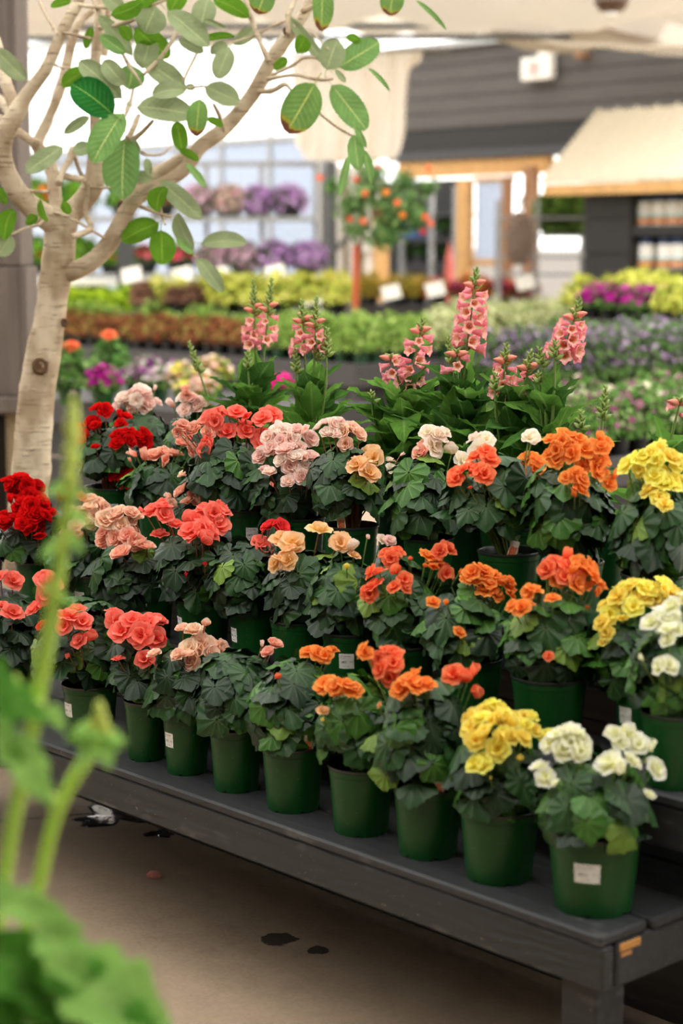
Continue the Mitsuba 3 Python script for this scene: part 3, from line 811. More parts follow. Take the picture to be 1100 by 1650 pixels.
def blade_mat(base, vein, name, rough=.45):
    base, vein = [float(x) for x in base], [float(x) for x in vein]

    def fn(p, n, uv):
        x = dr.abs(uv.x * 2 - 1)
        mid = 1 - smoothstep(0.04, 0.12, x)
        k = uv.y * 11 - x * 3
        side = 1 - smoothstep(0.05, 0.14, dr.abs(k - dr.round(k)))
        c = mi.Color3f(base) * (0.7 + 0.5 * fbm(p.x * 40, p.y * 40, p.z * 40))
        return mix(c, mi.Color3f(vein), dr.maximum(mid * .6, side * .25))
    add_mat(name, {'type': 'principledthin', 'base_color': mikit.proc(fn), 'roughness': rough, 'diff_trans': 0.8, 'spec_trans': 0.0, 'eta': 1.4})


blade_mat(srgb(66, 108, 48), srgb(118, 146, 86), 'foxglove_leaf_dark')
blade_mat(srgb(98, 146, 60), srgb(146, 176, 102), 'foxglove_leaf_light')
FBLADE = []
for s in range(5):
    v, f, uv = blade_mesh(10, 5, (.27, .32, .36, .30, .22)[s], .35, (.25, .55, .4, .8, .1)[s], .05, .06, s)
    FBLADE.append(mikit.ply((v, f), smooth=True, uv=uv))


def bell_mesh(seed):
    r = np.random.default_rng(seed)
    n = 20
    an = np.arange(n) * 2 * np.pi / n
    prof = [(.05, 0), (.13, .10), (.19, .35), (.24, .60), (.30, .80), (.43, .95)]
    rings, cols = [], []
    pink, deep, cream = srgb(234, 160, 170), srgb(224, 130, 152), srgb(246, 216, 188)
    for k, (rad, z) in enumerate(prof):
        lob = 1 + (0.20 * np.cos(an * 5 + .3) * max(0, (k - 3) / 2))
        rr = rad * lob
        x, y = rr * np.cos(an), rr * np.sin(an)
        zz = z + .10 * np.maximum(-np.sin(an), 0) * (k > 3) + 0 * an
        rings.append(np.stack([x, y, zz], 1))
        w = k / 5
        cols.append(np.tile(np.clip((cream * .5 + pink * .5) * (1 - w) + deep * w if k > 3 else pink * (.92 + .08 * k), 0, .9), (n, 1)))
    for k, (rad, z) in enumerate(reversed(prof)):
        lob = 1 + (0.20 * np.cos(an * 5 + .3) * max(0, ((5 - k) - 3) / 2))
        rr = rad * lob * (.985 if k == 0 else .9)
        zz = z - (.004 if k == 0 else .015) + .10 * np.maximum(-np.sin(an), 0) * ((5 - k) > 3)
        rings.append(np.stack([rr * np.cos(an), rr * np.sin(an), zz], 1))
        c = (pink * 1.08, cream, cream * .95, srgb(226, 170, 120), srgb(196, 120, 84), srgb(160, 84, 60))[k]
        cols.append(np.tile(np.clip(c, 0, .92), (n, 1)))
    return np.vstack(rings), grid_faces(len(rings), n, True), np.vstack(cols)


BELLS = []
for s in range(3):
    g = bell_mesh(s)
    BELLS.append(mikit.ply(g[:2], smooth=True, color=g[2]))


def bud_mesh():
    return lathe([(.0, 0), (.20, .10), (.27, .35), (.20, .7), (.05, 1.0), (.0, 1.02)], 8)


BUD = mikit.ply(bud_mesh(), smooth=True)
add_mat('bud_green', two(prin(srgb(124, 146, 70), .5)))
add_mat('bud_pink', two(prin(srgb(214, 130, 110), .5)))


def spike(parent, base, top, z0, z1, nb, bell=.036, lean=(0, 0, 0), buds=True, seed=0, tip_bud=.023):
    """a flower spike from base to top, bells between the fractions z0 and z1, buds above"""
    r = np.random.default_rng(seed)
    base, top = np.asarray(base), np.asarray(top)
    L = np.linalg.norm(top - base)
    path = spline([base, base * .5 + top * .5 + np.asarray(lean) * L, top], 8)
    rad = np.linspace(.0042, .0014, len(path))
    k = obj('flower_spike', tube(path, rad, 6), 'stem_green', parent)
    def at(f):
        i = f * (len(path) - 1)
        j = min(int(i), len(path) - 2)
        return path[j] + (path[j + 1] - path[j]) * (i - j), unit(path[j + 1] - path[j])
    for i in range(nb):
        f = z0 + (z1 - z0) * (i + .5) / nb
        o, ax = at(f)
        az = i * 2.39996 + seed
        d = np.array([math.cos(az), math.sin(az) - .35, -.28])
        d = unit(d - ax * np.dot(d, ax) * .6)
        s = bell * (1.08 - .30 * (i / max(nb - 1, 1))) * r.uniform(.9, 1.1)
        obj('bell', BELLS[r.integers(3)], 'petal', k, m=frame(d + r.normal(0, .08, 3), ax, o + d * .006, s))
    nbud = int(max(6, (1 - z1) * L / .0045)) if buds else 0
    gs = []
    for i in range(nbud):
        f = z1 + (1 - z1) * (i / nbud)
        o, ax = at(min(f, .999))
        az = i * 2.39996
        w = 1 - i / nbud
        d = unit(np.array([math.cos(az), math.sin(az), .55 + .7 * (1 - w)]))
        m = frame(d, ax, o, tip_bud * (.45 + .7 * w))
        v, f_ = bud_mesh()
        gs.append((xf(m, v)[0], f_))
    if gs:
        g = join(gs)
        obj('bud_cluster', g[:2], 'bud_green', k, smooth=True, kind='stuff')
    for i in range(4 if nb else 0):
        o, ax = at(z1 + (1 - z1) * .12 * i)
        az = i * 2.39996 + 1
        obj('bud', BUD, 'bud_pink', k, m=frame(np.array([math.cos(az), math.sin(az), .2]), ax, o, tip_bud * 1.4))
    return k


VF = .93
GF = 'pink foxgloves behind the begonias'


def foxglove(px, can, spikes, label, v0=VF, nleaf=46, blade=(.16, .22), light=.6, dpot=.17, z=Z3, upright=.62):
    r = np.random.default_rng(500 + px)
    own = label.startswith('foxglove')
    t = thing('potted_foxglove' if own else 'potted_plant', label, 'potted flower' if own else 'potted plant', GF if own else None)
    P = on_row(px, v0, z + .16)
    P[2] = z
    pot_parts(t, P, dpot, .16, r.uniform(0, 6))
    cx, hw, yt, yb = can
    sc = px_scale(P)
    top = at_y(cx, yt, P[1])[2]
    bot = P[2] + .15
    hwm = hw / sc
    for i in range(nleaf):
        f = (i + .5) / nleaf
        az = i * 2.39996 + r.normal(0, .2)
        d = np.array([math.cos(az), math.sin(az), 0])
        L = r.uniform(*blade) * (1.1 - .45 * f)
        z0 = bot + max(top - bot - L * .8, .03) * f
        o = P * [1, 1, 0] + UP * z0 + d * .008
        up = upright + .75 * f + r.normal(0, .12)
        tip = unit(d * max(.25, hwm / .16) + UP * up)
        n = unit(UP - tip * np.dot(UP, tip) + r.normal(0, .15, 3))
        obj('leaf', FBLADE[r.integers(5)], 'foxglove_leaf_light' if r.random() < light else 'foxglove_leaf_dark', t, m=frame(n, tip, o, (L * 1.0, L, L)))
    gs = []
    c0 = P * [1, 1, 0]
    for i, s in enumerate(spikes):
        bx, by, tx, ty, z0, z1, nb = s[:7]
        bs = s[7] if len(s) > 7 else .036
        b = at_y(bx, by, P[1] - .02 * (i % 3))
        tp = at_y(tx, ty, P[1] - .02 * (i % 3) - .01)
        gs.append(tube(spline([c0 + UP * (bot - .02), (c0 + UP * bot + b) / 2 + UP * .01, b], 4), .0042, 6))
        spike(t, b, tp, z0, z1, nb, bs, seed=i + px)
    g = join(gs)
    obj('stems', g[:2], 'stem_green', t)


foxglove(410, (412, 62, 565, 690), [(412, 600, 408, 450, .28, .62, 11, .036), (422, 600, 438, 448, .30, .62, 8, .034), (402, 640, 398, 565, .2, .6, 0), (413, 660, 402, 598, .2, .5, 0)], 'foxglove of two tall flower spikes close together, above the coral begonia')
foxglove(335, (345, 30, 640, 690), [(335, 640, 303, 550, .25, .45, 0)], 'small plant with one thin bare flower spike leaning left', nleaf=10, blade=(.06, .09))
foxglove(505, (505, 48, 580, 690), [(492, 600, 486, 483, .3, .66, 9, .034), (505, 610, 510, 478, .35, .6, 8, .034), (525, 620, 527, 528, .3, .5, 0), (478, 640, 476, 562, .3, .5, 0), (512, 620, 513, 540, .3, .5, 0)], 'foxglove of short dense spikes with bare side spikes, above the pale pink begonia')
foxglove(652, (650, 82, 585, 705), [(655, 640, 682, 512, .12, .80, 15, .038), (652, 640, 628, 575, .5, .95, 6, .034), (601, 670, 598, 630, .3, .5, 0)], 'foxglove with a leaning spike and wide leaves at the left of the tallest spike', nleaf=66, blade=(.20, .27))
foxglove(748, (748, 72, 570, 710), [(745, 620, 768, 430, .32, .82, 20, .038), (732, 630, 722, 545, .3, .5, 0), (738, 640, 736, 565, .55, .9, 3, .034)], 'foxglove with the tallest and fullest flower spike', nleaf=60, blade=(.19, .26), light=.45)
foxglove(822, (822, 55, 600, 715), [(808, 650, 816, 553, .1, .66, 13, .034), (840, 650, 856, 564, .15, .6, 7, .032), (798, 660, 797, 600, .3, .5, 0), (846, 700, 848, 668, .3, .5, 0)], 'foxglove of several short spikes with green tips in the middle of the pots', nleaf=46, blade=(.17, .23))
foxglove(882, (882, 62, 590, 712), [(885, 640, 936, 478, .42, .76, 18, .040), (878, 620, 868, 560, .3, .5, 0), (893, 610, 894, 548, .3, .5, 0), (870, 640, 868, 600, .3, .5, 0)], 'foxglove with a heavy flower head bending to the right', nleaf=46, blade=(.14, .20), light=.5)
foxglove(962, (965, 30, 690, 720), [(967, 712, 976, 622, .2, .4, 0), (935, 715, 936, 662, .2, .4, 0)], 'plant with one thin green seed spike behind the orange begonia', nleaf=8, blade=(.06, .10))
foxglove(1075, (1075, 60, 668, 745), [(1082, 700, 1096, 645, .5, .9, 2, .03)], 'plant of narrow bright leaves behind the yellow begonia', nleaf=30, blade=(.12, .18), light=.6)

# ---------------------------------------------------------------- the ficus tree
TY = 6.3
tree = thing('ficus_tree', 'tall ficus tree with pale bark and large oval leaves behind the bench', 'tree')


def limb(name, pts, Y=TY, dY=None, knots=True, sides=14, per=5, label=None):
    """pts: (x, y, radius) in pixels of the photograph, at the distance Y (dY: offsets per point)"""
    n = len(pts)
    dY = np.zeros(n) if dY is None else np.interp(np.linspace(0, 1, n), np.linspace(0, 1, len(dY)), dY)
    P = np.array([at_y(x, y, Y + d) for (x, y, _), d in zip(pts, dY)])
    R = np.array([r / F * (Y + d) for (_, _, r), d in zip(pts, dY)])
    path, rad = spline(P, per), spline(np.stack([R, R, R], 1), per)[:, 0]
    v, f = tube(path, np.maximum(rad, .0012), sides)
    w = np.repeat(rad, sides)[:, None] * unit_rows(v[:-2] - np.repeat(path, sides, 0))
    v[:-2] += (meshkit.fbm(v[:-2] * 14, 3)[:, None] - .5) * w * .22
    return obj(name, (v, f), 'bark', tree, smooth=True, label=label), path, rad


def unit_rows(a):
    return a / (np.linalg.norm(a, axis=1, keepdims=True) + 1e-9)


trunk_pts = [(38, 980, 36), (42, 860, 34), (48, 790, 32), (51, 740, 31), (57, 660, 29), (68, 580, 28), (79, 520, 25), (88, 460, 25), (95, 400, 26), (98, 360, 27), (103, 335, 24)]
_, tpath, trad = limb('trunk', trunk_pts, sides=24, per=7)
limb('branch', [(100, 372, 21), (74, 350, 20), (45, 328, 18), (25, 304, 16.5), (10, 275, 16), (3, 245, 15.5), (10, 212, 15), (30, 176, 14), (44, 152, 11), (75, 108, 9.5), (105, 40, 9), (126, 4, 8.5), (134, -40, 8)], dY=[0, -.1, -.15, -.1, 0])
limb('branch', [(28, 180, 11), (16, 152, 10), (7, 125, 10), (0, 92, 9), (-8, 60, 8)], dY=[-.1, .1])
limb('branch', [(58, 232, 7), (36, 217, 7), (17, 205, 7), (-2, 190, 7)], dY=[.1, .2])
limb('branch', [(20, 190, 7), (8, 172, 7), (-4, 156, 7)], dY=[.1, .2])
limb('branch', [(92, 345, 11), (88, 310, 11), (86, 285, 11), (78, 262, 11), (62, 238, 10.5), (62, 226, 9.5), (76, 195, 8), (95, 150, 8), (108, 100, 8), (119, 55, 7), (131, 33, 6), (150, 16, 5)], dY=[.05, .2, .25])
limb('branch', [(102, 356, 20), (118, 340, 18), (138, 318, 17), (152, 292, 17), (155, 262, 15), (153, 225, 9), (153, 186, 8.5), (154, 99, 8), (160, 40, 8), (163, -30, 7)], dY=[0, .05, .1, .1])
limb('branch', [(168, 90, 6), (171, 40, 6), (174, -30, 5)], dY=[.3, .3])
limb('branch', [(105, 440, 16), (122, 436, 15), (140, 427, 14.5), (160, 411, 14.5), (176, 393, 14.5), (188, 372, 14), (198, 352, 13.5), (208, 333, 13), (222, 320, 11), (244, 305, 10), (273, 290, 10), (300, 270, 11), (322, 237, 12), (362, 206, 11.5), (407, 152, 12), (434, 102, 11.5), (452, 75, 11), (470, 51, 10), (497, 9, 9), (512, -40, 8)], dY=[0, -.1, -.1, 0, 0])
limb('branch', [(196, 352, 10), (200, 335, 10), (207, 312, 9), (232, 288, 12), (262, 276, 12), (296, 256, 11), (330, 232, 9), (358, 210, 6)], dY=[.0, .12, .05])
for pts in ([(394, -20, 4), (398, 10, 4), (407, 36, 4), (420, 70, 4), (433, 99, 5)],
            [(481, -20, 4), (472, 8, 4), (465, 25, 4), (464, 57, 4)],
            [(362, 210, 3), (356, 194, 3), (350, 180, 3), (344, 168, 2.6)],
            [(415, 148, 4), (440, 146, 4), (459, 136, 4), (470, 147, 2), (490, 166, 2), (511, 180, 2), (540, 203, 2), (562, 216, 2), (580, 225, 2)],
            [(430, 128, 3.5), (455, 123, 3.2), (479, 121, 3), (500, 126, 3), (520, 129, 2.6), (536, 127, 2)],
            [(438, 121, 3), (470, 106, 3), (488, 94, 2.6), (509, 93, 2.2)],
            [(461, 33, 2.4), (436, 44, 2), (410, 57, 2), (385, 65, 1.6), (368, 69, 1.4)],
            [(520, -4, 3), (505, 10, 4), (488, 18, 5)],
            [(505, 55, 1.6), (520, 70, 1.4), (530, 80, 1.2)],
            [(118, 240, 7), (112, 258, 5.5), (100, 278, 5), (94, 296, 6)],
            [(120, 250, 3.4), (128, 275, 3.2), (140, 295, 4), (141, 315, 4), (138, 343, 4), (147, 367, 5), (132, 376, 5), (117, 381, 5)],
            [(82, 340, 2.4), (110, 350, 2.6), (140, 366, 2.4), (169, 384, 2)],
            [(82, 340, 2.6), (70, 355, 2.4), (60, 363, 2.4), (40, 368, 2), (19, 378, 1.6)],
            [(97, 282, 6), (115, 286, 5.5), (137, 290, 5)],
            [(41, 307, 3), (60, 309, 3), (79, 309, 2.6)],
            [(145, 302, 3), (160, 303, 2.6), (176, 302, 2.4)],
            [(216, 329, 3.4), (235, 336, 3.2), (258, 345, 3), (275, 349, 2.4)],
            [(255, 305, 2), (258, 330, 2), (262, 352, 2), (266, 362, 1.8)],
            [(148, -10, 4), (160, 20, 4), (180, 60, 3.4), (195, 82, 3), (207, 105, 3), (220, 122, 2.4), (231, 141, 1.4)],
            [(60, -5, 2.6), (75, 26, 2.6), (87, 45, 2.4), (92, 55, 2)],
            [(85, 47, 2.6), (110, 54, 2.2), (147, 62, 2)],
            [(126, 8, 3), (150, 11, 3.2), (180, 12, 3), (228, 10, 3), (255, 4, 3), (280, -8, 3)],
            [(160, 46, 4), (190, 40, 3.6), (216, 32, 3)],
            [(289, 44, 2.6), (276, 68, 3), (261, 90, 3.4), (248, 104, 3.4), (232, 120, 3)],
            [(318, 84, 2.4), (310, 100, 2.6), (302, 115, 2.6), (296, 130, 2)],
            [(224, 186, 3.4), (216, 205, 5), (206, 224, 5)],
            [(212, 228, 4.4), (230, 212, 4), (246, 195, 3)],
            [(217, 135, 2), (212, 155, 2.4), (206, 175, 2.8), (197, 196, 3)],
            [(300, 142, 1.8), (316, 140, 1.8), (331, 139, 1.6)],
            [(276, 235, 1.4), (262, 248, 2), (240, 250, 2.4), (228, 246, 3)],
            [(88, 104, 2.4), (102, 111, 2)], [(113, 118, 2), (130, 119, 4), (141, 117, 3)]):
    limb('twig', pts, Y=TY - .05, dY=[0, -.12], sides=7, per=4)
# knots, scars and ringed marks on the bark
def knot(x, y, r, Y, deep=False):
    c = at_y(x, y, Y)
    s = r / F * Y
    m = frame(unit(np.array([0, 0, CH]) - c), UP, c, s)
    prof = [(1.1, -.25), (1.0, .05), (.80, .30), (.62, .26), (.45, .10), (.2, .18 if deep else .0), (.0, .20 if deep else -.02)]
    v, f = lathe(prof, 16)
    v[:, 0] *= .85
    v += (meshkit.noise(v * 3 + x, int(x) % 7)[:, None] - .5) * .18
    return obj('knot', (xf(m, v)[0], f), 'bark_scar', tree, smooth=True)


knot(65, 590, 15, TY - .058, True)
knot(104, 520, 7, TY - .045)
for (x, y, r) in ((64, 468, 4), (14, 271, 5), (196, 331, 7), (181, 378, 8), (44, 152, 5), (105, 37, 4), (398, 177, 4), (461, 50, 6), (11, 300, 4), (47, 323, 3), (28, 203, 4), (48, 698, 4), (62, 712, 3)):
    knot(x, y, r, TY - (r * 2.2) / F * TY * .9)


def ficus_leaf_mesh(seed, curl=.10, fold=.16, wid=.5):
    n, m = 13, 7
    r = np.random.default_rng(seed)
    t = np.linspace(0, 1, n)[:, None]
    s = np.linspace(-1, 1, m)[None, :]
    prof = (np.clip(1 - np.abs(2 * t - 1.02) ** 2.35, 0, 1)) ** .62
    prof = np.maximum(prof, .012)
    x = wid * prof * s
    z = fold * np.abs(x) - curl * (2 * t - 1) ** 2 + .006 * np.sin(t * 11 + r.uniform(0, 6)) * np.abs(s) + .02 * np.sin(s * 3 + t * 5 + r.uniform(0, 6))
    v = np.stack([x, t + 0 * s, z + 0 * x], -1).reshape(-1, 3)
    uv = np.stack([s * .5 + .5 + 0 * t, t + 0 * s], -1).reshape(-1, 2)
    f = grid_faces(n, m)[:, ::-1]
    tv_, tf_ = tube([[0, -.20, .03], [0, -.08, -.06], [0, .04, -.075]], [.018, .016, .012], 5)
    v, f, _ = join([(v, f), (tv_, tf_)])
    uv = np.vstack([uv, np.full((len(tv_), 2), [.5, .3])])
    return v, f, uv


FLEAF = []
for s in range(4):
    v, f, uv = ficus_leaf_mesh(s, (.10, .16, .05, .2)[s], (.16, .3, .1, .22)[s])
    FLEAF.append(mikit.ply((v, f), smooth=True, uv=uv))

LEAVES = '''115,0,89,14,14,b|180,26,228,4,28,b|252,9,232,52,50,d|270,16,337,65,38,d|335,-4,322,32,38,d|344,-4,392,34,30,b|328,32,364,44,9,d
214,88,160,22,24,d|202,86,160,57,22,g|195,40,209,66,20,b|216,46,272,92,40,b|228,110,240,61,38,d|232,97,296,138,36,d|196,157,127,97,36,d|201,137,165,99,30,d
214,104,203,140,42,g|183,183,116,133,56,v|143,187,108,210,17,d|220,170,312,181,44,d|300,142,248,156,30,d|321,158,317,220,34,r|197,180,152,264,50,g
200,220,200,322,62,v2|199,222,222,248,26,d|245,288,216,286,24,d|236,254,240,275,14,d|101,236,41,272,32,d|117,244,147,234,28,d|-10,78,40,129,30,d
141,110,107,144,28,b|148,43,142,79,14,b|284,194,294,246,26,b|333,190,351,209,15,b|288,63,326,81,20,d2|330,139,384,168,38,d|370,76,350,127,33,d
367,70,340,87,18,d|376,71,411,45,22,d|378,55,327,73,13,b|298,140,314,143,12,d|430,-20,416,23,40,r|526,106,460,21,18,d|480,84,489,59,28,b|463,94,446,111,17,b
526,112,546,64,42,d|546,108,611,66,42,g2|557,58,574,66,14,b|508,134,460,213,60,r|534,136,588,204,44,g|540,112,556,131,10,d|593,108,625,149,8,g
570,216,578,275,27,g|562,250,547,315,13,g|586,238,601,293,14,g|572,204,590,238,11,g|520,-30,525,43,36,r|635,-25,627,26,38,r|670,-2,719,41,8,g
258,291,325,353,32,d|262,298,252,340,38,b|256,357,199,390,38,b|260,370,256,428,44,b|308,402,273,347,28,d|323,390,388,373,30,d|317,414,357,471,26,d
312,410,284,384,14,g|300,262,332,301,14,g|289,240,302,258,14,b|18,335,22,382,36,b|19,378,-5,409,30,d|-6,300,8,330,16,b|60,346,44,360,16,b|62,322,84,344,14,b|100,325,112,342,16,b
165,-10,190,8,26,d|262,-20,240,12,44,b|296,-20,276,14,30,b'''
for tok in LEAVES.replace('\n', '|').split('|'):
    bx, by, tx, ty, w, tone = tok.split(',')
    bx, by, tx, ty, w = map(float, (bx, by, tx, ty, w))
    r = np.random.default_rng(int(bx * 31 + by * 7 + 4000))
    Y = TY - .16 + r.uniform(-.12, .12)
    b, t = at_y(bx, by, Y), at_y(tx, ty, Y - r.uniform(-.03, .06))
    L = np.linalg.norm(t - b)
    wm = w / F * Y
    view = unit(np.array([0, 0, CH]) - b)
    side = unit(np.cross(t - b, view))
    tilt = r.normal(0, .25)
    n = view * math.cos(tilt) + side * math.sin(tilt)
    n = unit(n + UP * .25) if tone[0] != 'b' else unit(n * -1 + UP * .3)
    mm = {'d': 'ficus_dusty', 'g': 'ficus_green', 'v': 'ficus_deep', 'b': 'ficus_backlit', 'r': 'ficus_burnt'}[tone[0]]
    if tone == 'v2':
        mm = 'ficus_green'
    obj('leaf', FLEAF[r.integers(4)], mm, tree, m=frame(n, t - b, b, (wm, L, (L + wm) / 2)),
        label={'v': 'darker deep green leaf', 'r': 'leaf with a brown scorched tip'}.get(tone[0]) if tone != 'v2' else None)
tb = at_y(38, 980, TY)
tp = thing('tree_pot', 'large dark plastic pot holding the ficus on the floor behind the bench', 'plant pot')
h0 = max(tb[2] + .05, .3)
m = mat(np.array([.24, 0, 0]), np.array([0, .24, 0]), UP * h0, np.array([tb[0], tb[1], 0]))
obj('pot', POT, 'pot_black', tp, m=m)
obj('rim', POT_RIM, 'pot_rim_black', tp, m=m)
obj('soil', SOIL, 'soil', tp, m=m)

# ---------------------------------------------------------------- background: tables of nursery plants
def tuft(seed, n, H, R, size, cols, fcols=(), ffrac=0.0, upright=.5, flat=.5, fsize=1.0, low=.02):
    """a small bushy plant: n leaves (folded diamonds) in a dome of radius R and height H; flowers among the top ones"""
    r = np.random.default_rng(seed)
    parts = []
    for i in range(n):
        u = (i + .5) / n
        el = math.asin(min(1, low + (1 - low) * u))
        az = i * 2.39996 + r.normal(0, .3)
        k = r.uniform(.6, 1.0)
        d = np.array([math.cos(el) * math.cos(az), math.cos(el) * math.sin(az), math.sin(el)])
        p = d * np.array([R, R, H]) * k
        fl = r.random() < ffrac and (u > .25 or low < 0)
        col = np.asarray(fcols[r.integers(len(fcols))] if fl else cols[r.integers(len(cols))]) * r.uniform(.8, 1.15)
        tip = unit(d * (1 - upright) + UP * upright + r.normal(0, .3, 3))
        nn = unit(d * .6 + UP * flat + r.normal(0, .3, 3))
        s = size * r.uniform(.7, 1.3) * (fsize if fl else 1)
        w = .55 if fl else .38
        loc = np.array([[0, -.5, 0], [w, 0, .12], [0, .5, -.1], [-w, 0, .12]]) * s
        parts.append((xf(frame(nn, tip, p), loc)[0], np.array([[0, 1, 2], [0, 2, 3]]), np.tile(np.clip(col, 0, .92), (4, 1))))
    return join(parts)


KINDS = {
    'coleus': ('bronze red coleus', dict(n=220, H=.19, R=.115, size=.055, cols=[srgb(150, 92, 60), srgb(118, 66, 48), srgb(176, 132, 80), srgb(146, 144, 74), srgb(104, 58, 48), srgb(170, 118, 78)], upright=.2, flat=.7)),
    'darkcoleus': ('dark purple brown coleus', dict(n=200, H=.18, R=.11, size=.055, cols=[srgb(104, 70, 62), srgb(150, 112, 92), srgb(120, 84, 70), srgb(168, 134, 104)], upright=.3, flat=.6)),
    'lime': ('lime green leafy', dict(n=200, H=.24, R=.14, size=.075, cols=[srgb(176, 204, 50), srgb(150, 186, 44), srgb(192, 214, 74)], upright=.3, flat=.6)),
    'chartreuse': ('yellow green leafy', dict(n=220, H=.24, R=.15, size=.07, cols=[srgb(212, 212, 98), srgb(198, 204, 92), srgb(226, 222, 124), srgb(176, 190, 84)], upright=.3, flat=.6)),
    'lightgreen': ('feathery light green', dict(n=300, H=.27, R=.135, size=.05, cols=[srgb(150, 176, 88), srgb(132, 164, 76), srgb(172, 190, 110), srgb(112, 146, 66)], upright=.75, flat=.2)),
    'creammound': ('cream flowered mounded', dict(n=360, H=.30, R=.17, size=.04, cols=[srgb(132, 150, 80), srgb(160, 170, 104), srgb(104, 128, 66)], fcols=[srgb(222, 220, 176), srgb(206, 208, 156)], ffrac=.6, upright=.5, flat=.5)),
    'lavender': ('lavender flowered', dict(n=420, H=.32, R=.15, size=.042, cols=[srgb(70, 106, 54), srgb(86, 122, 62), srgb(104, 134, 76)], fcols=[srgb(156, 132, 158), srgb(172, 150, 174), srgb(136, 114, 142)], ffrac=.36, upright=.8, flat=.2)),
    'spiky': ('pink and white spiked flowering', dict(n=320, H=.26, R=.13, size=.045, cols=[srgb(96, 140, 66), srgb(120, 158, 84), srgb(80, 122, 60), srgb(146, 176, 112)], fcols=[srgb(150, 84, 120), srgb(200, 200, 168), srgb(170, 110, 140)], ffrac=.16, upright=.95, flat=.1)),
    'orangecoleus': ('orange leafy', dict(n=200, H=.22, R=.15, size=.06, cols=[srgb(206, 110, 50), srgb(186, 78, 50), srgb(204, 150, 64), srgb(168, 140, 60), srgb(150, 60, 54)], upright=.2, flat=.6)),
    'goldleaf': ('gold and olive leafy', dict(n=200, H=.24, R=.15, size=.06, cols=[srgb(196, 164, 66), srgb(206, 176, 90), srgb(160, 150, 60), srgb(140, 130, 56)], upright=.3, flat=.6)),
    'magenta': ('magenta flowering', dict(n=200, H=.17, R=.14, size=.055, cols=[srgb(84, 120, 60), srgb(104, 138, 70)], fcols=[srgb(190, 30, 150), srgb(214, 60, 172), srgb(160, 24, 130)], ffrac=.65, upright=.3, flat=.7)),
    'petunia': ('magenta and white flowering', dict(n=200, H=.13, R=.12, size=.05, cols=[srgb(84, 120, 60), srgb(110, 138, 76)], fcols=[srgb(170, 40, 160), srgb(226, 214, 206), srgb(214, 200, 196), srgb(140, 40, 140)], ffrac=.6, upright=.3, flat=.7)),
    'paleflower': ('pale yellow and pink flowering', dict(n=180, H=.16, R=.13, size=.06, cols=[srgb(110, 138, 70)], fcols=[srgb(222, 216, 96), srgb(236, 210, 190), srgb(232, 190, 176)], ffrac=.75, upright=.3, flat=.7)),
    'zinnia': ('leafy green', dict(n=200, H=.27, R=.14, size=.07, cols=[srgb(84, 124, 60), srgb(104, 142, 78), srgb(126, 156, 92)], upright=.5, flat=.4)),
    'hotpink': ('hot pink flowering', dict(n=140, H=.12, R=.10, size=.07, cols=[srgb(70, 110, 54)], fcols=[srgb(228, 40, 140), srgb(240, 90, 170)], ffrac=.8, upright=.2, flat=.8)),
    'redmix': ('red and wine leafed', dict(n=200, H=.20, R=.14, size=.06, cols=[srgb(160, 60, 60), srgb(96, 36, 50), srgb(120, 130, 70), srgb(190, 84, 70)], fcols=[srgb(214, 70, 130)], ffrac=.12, upright=.3, flat=.6)),
    'pinkbasket': ('pink flowering', dict(n=560, H=.19, R=.24, size=.06, low=-.5, cols=[srgb(86, 112, 66), srgb(110, 130, 84)], fcols=[srgb(238, 196, 214), srgb(244, 214, 226), srgb(222, 170, 196)], ffrac=.62, upright=.2, flat=.6)),
    'creambasket': ('blush flowering', dict(n=560, H=.19, R=.24, size=.06, low=-.5, cols=[srgb(92, 116, 66)], fcols=[srgb(240, 206, 192), srgb(240, 222, 200), srgb(224, 168, 190)], ffrac=.68, upright=.2, flat=.6)),
    'violetbasket': ('violet flowering', dict(n=560, H=.19, R=.24, size=.06, low=-.5, cols=[srgb(84, 104, 62), srgb(100, 120, 78)], fcols=[srgb(210, 166, 220), srgb(226, 192, 232), srgb(192, 142, 206)], ffrac=.7, upright=.2, flat=.6)),
    'redbasket': ('rose red flowering', dict(n=360, H=.19, R=.2, size=.08, cols=[srgb(80, 118, 58), srgb(108, 140, 70)], fcols=[srgb(226, 70, 110), srgb(240, 110, 130), srgb(214, 50, 80)], ffrac=.5, upright=.2, flat=.6)),
    'greenbasket': ('bright green leafy', dict(n=300, H=.26, R=.26, size=.10, cols=[srgb(110, 160, 50), srgb(136, 182, 60), srgb(86, 134, 48)], fcols=[srgb(232, 90, 50), srgb(240, 130, 80)], ffrac=.05, upright=.2, flat=.6)),
    'darkgreen': ('dark green leafy', dict(n=260, H=.24, R=.24, size=.09, cols=[srgb(64, 96, 54), srgb(84, 116, 66), srgb(54, 80, 48)], upright=.3, flat=.5)),
    'grasspot': ('bright green grassy', dict(n=320, H=.24, R=.16, size=.09, cols=[srgb(108, 140, 62), srgb(132, 160, 80), srgb(84, 116, 52)], upright=.95, flat=.1)),
}
TUFTS = {}


def tuft_ply(kind):
    if kind not in TUFTS:
        L = []
        for s in range(3):
            g = tuft(900 + s + 17 * len(TUFTS), **KINDS[kind][1])
            L.append(mikit.ply(g[:2], color=g[2]))
        TUFTS[kind] = L
    return TUFTS[kind]


SMALLPOT = mikit.ply(lathe([(.0, .02), (.74, .0), (.96, .88), (1.0, .9), (1.0, 1.0), (.9, .98), (.86, .86), (0, .86)], 12), smooth=40)
BASKET = mikit.ply(lathe([(.0, .0), (.62, .0), (.92, .85), (1.0, .88), (1.0, 1.0), (.9, .96), (0, .9)], 14), smooth=40)


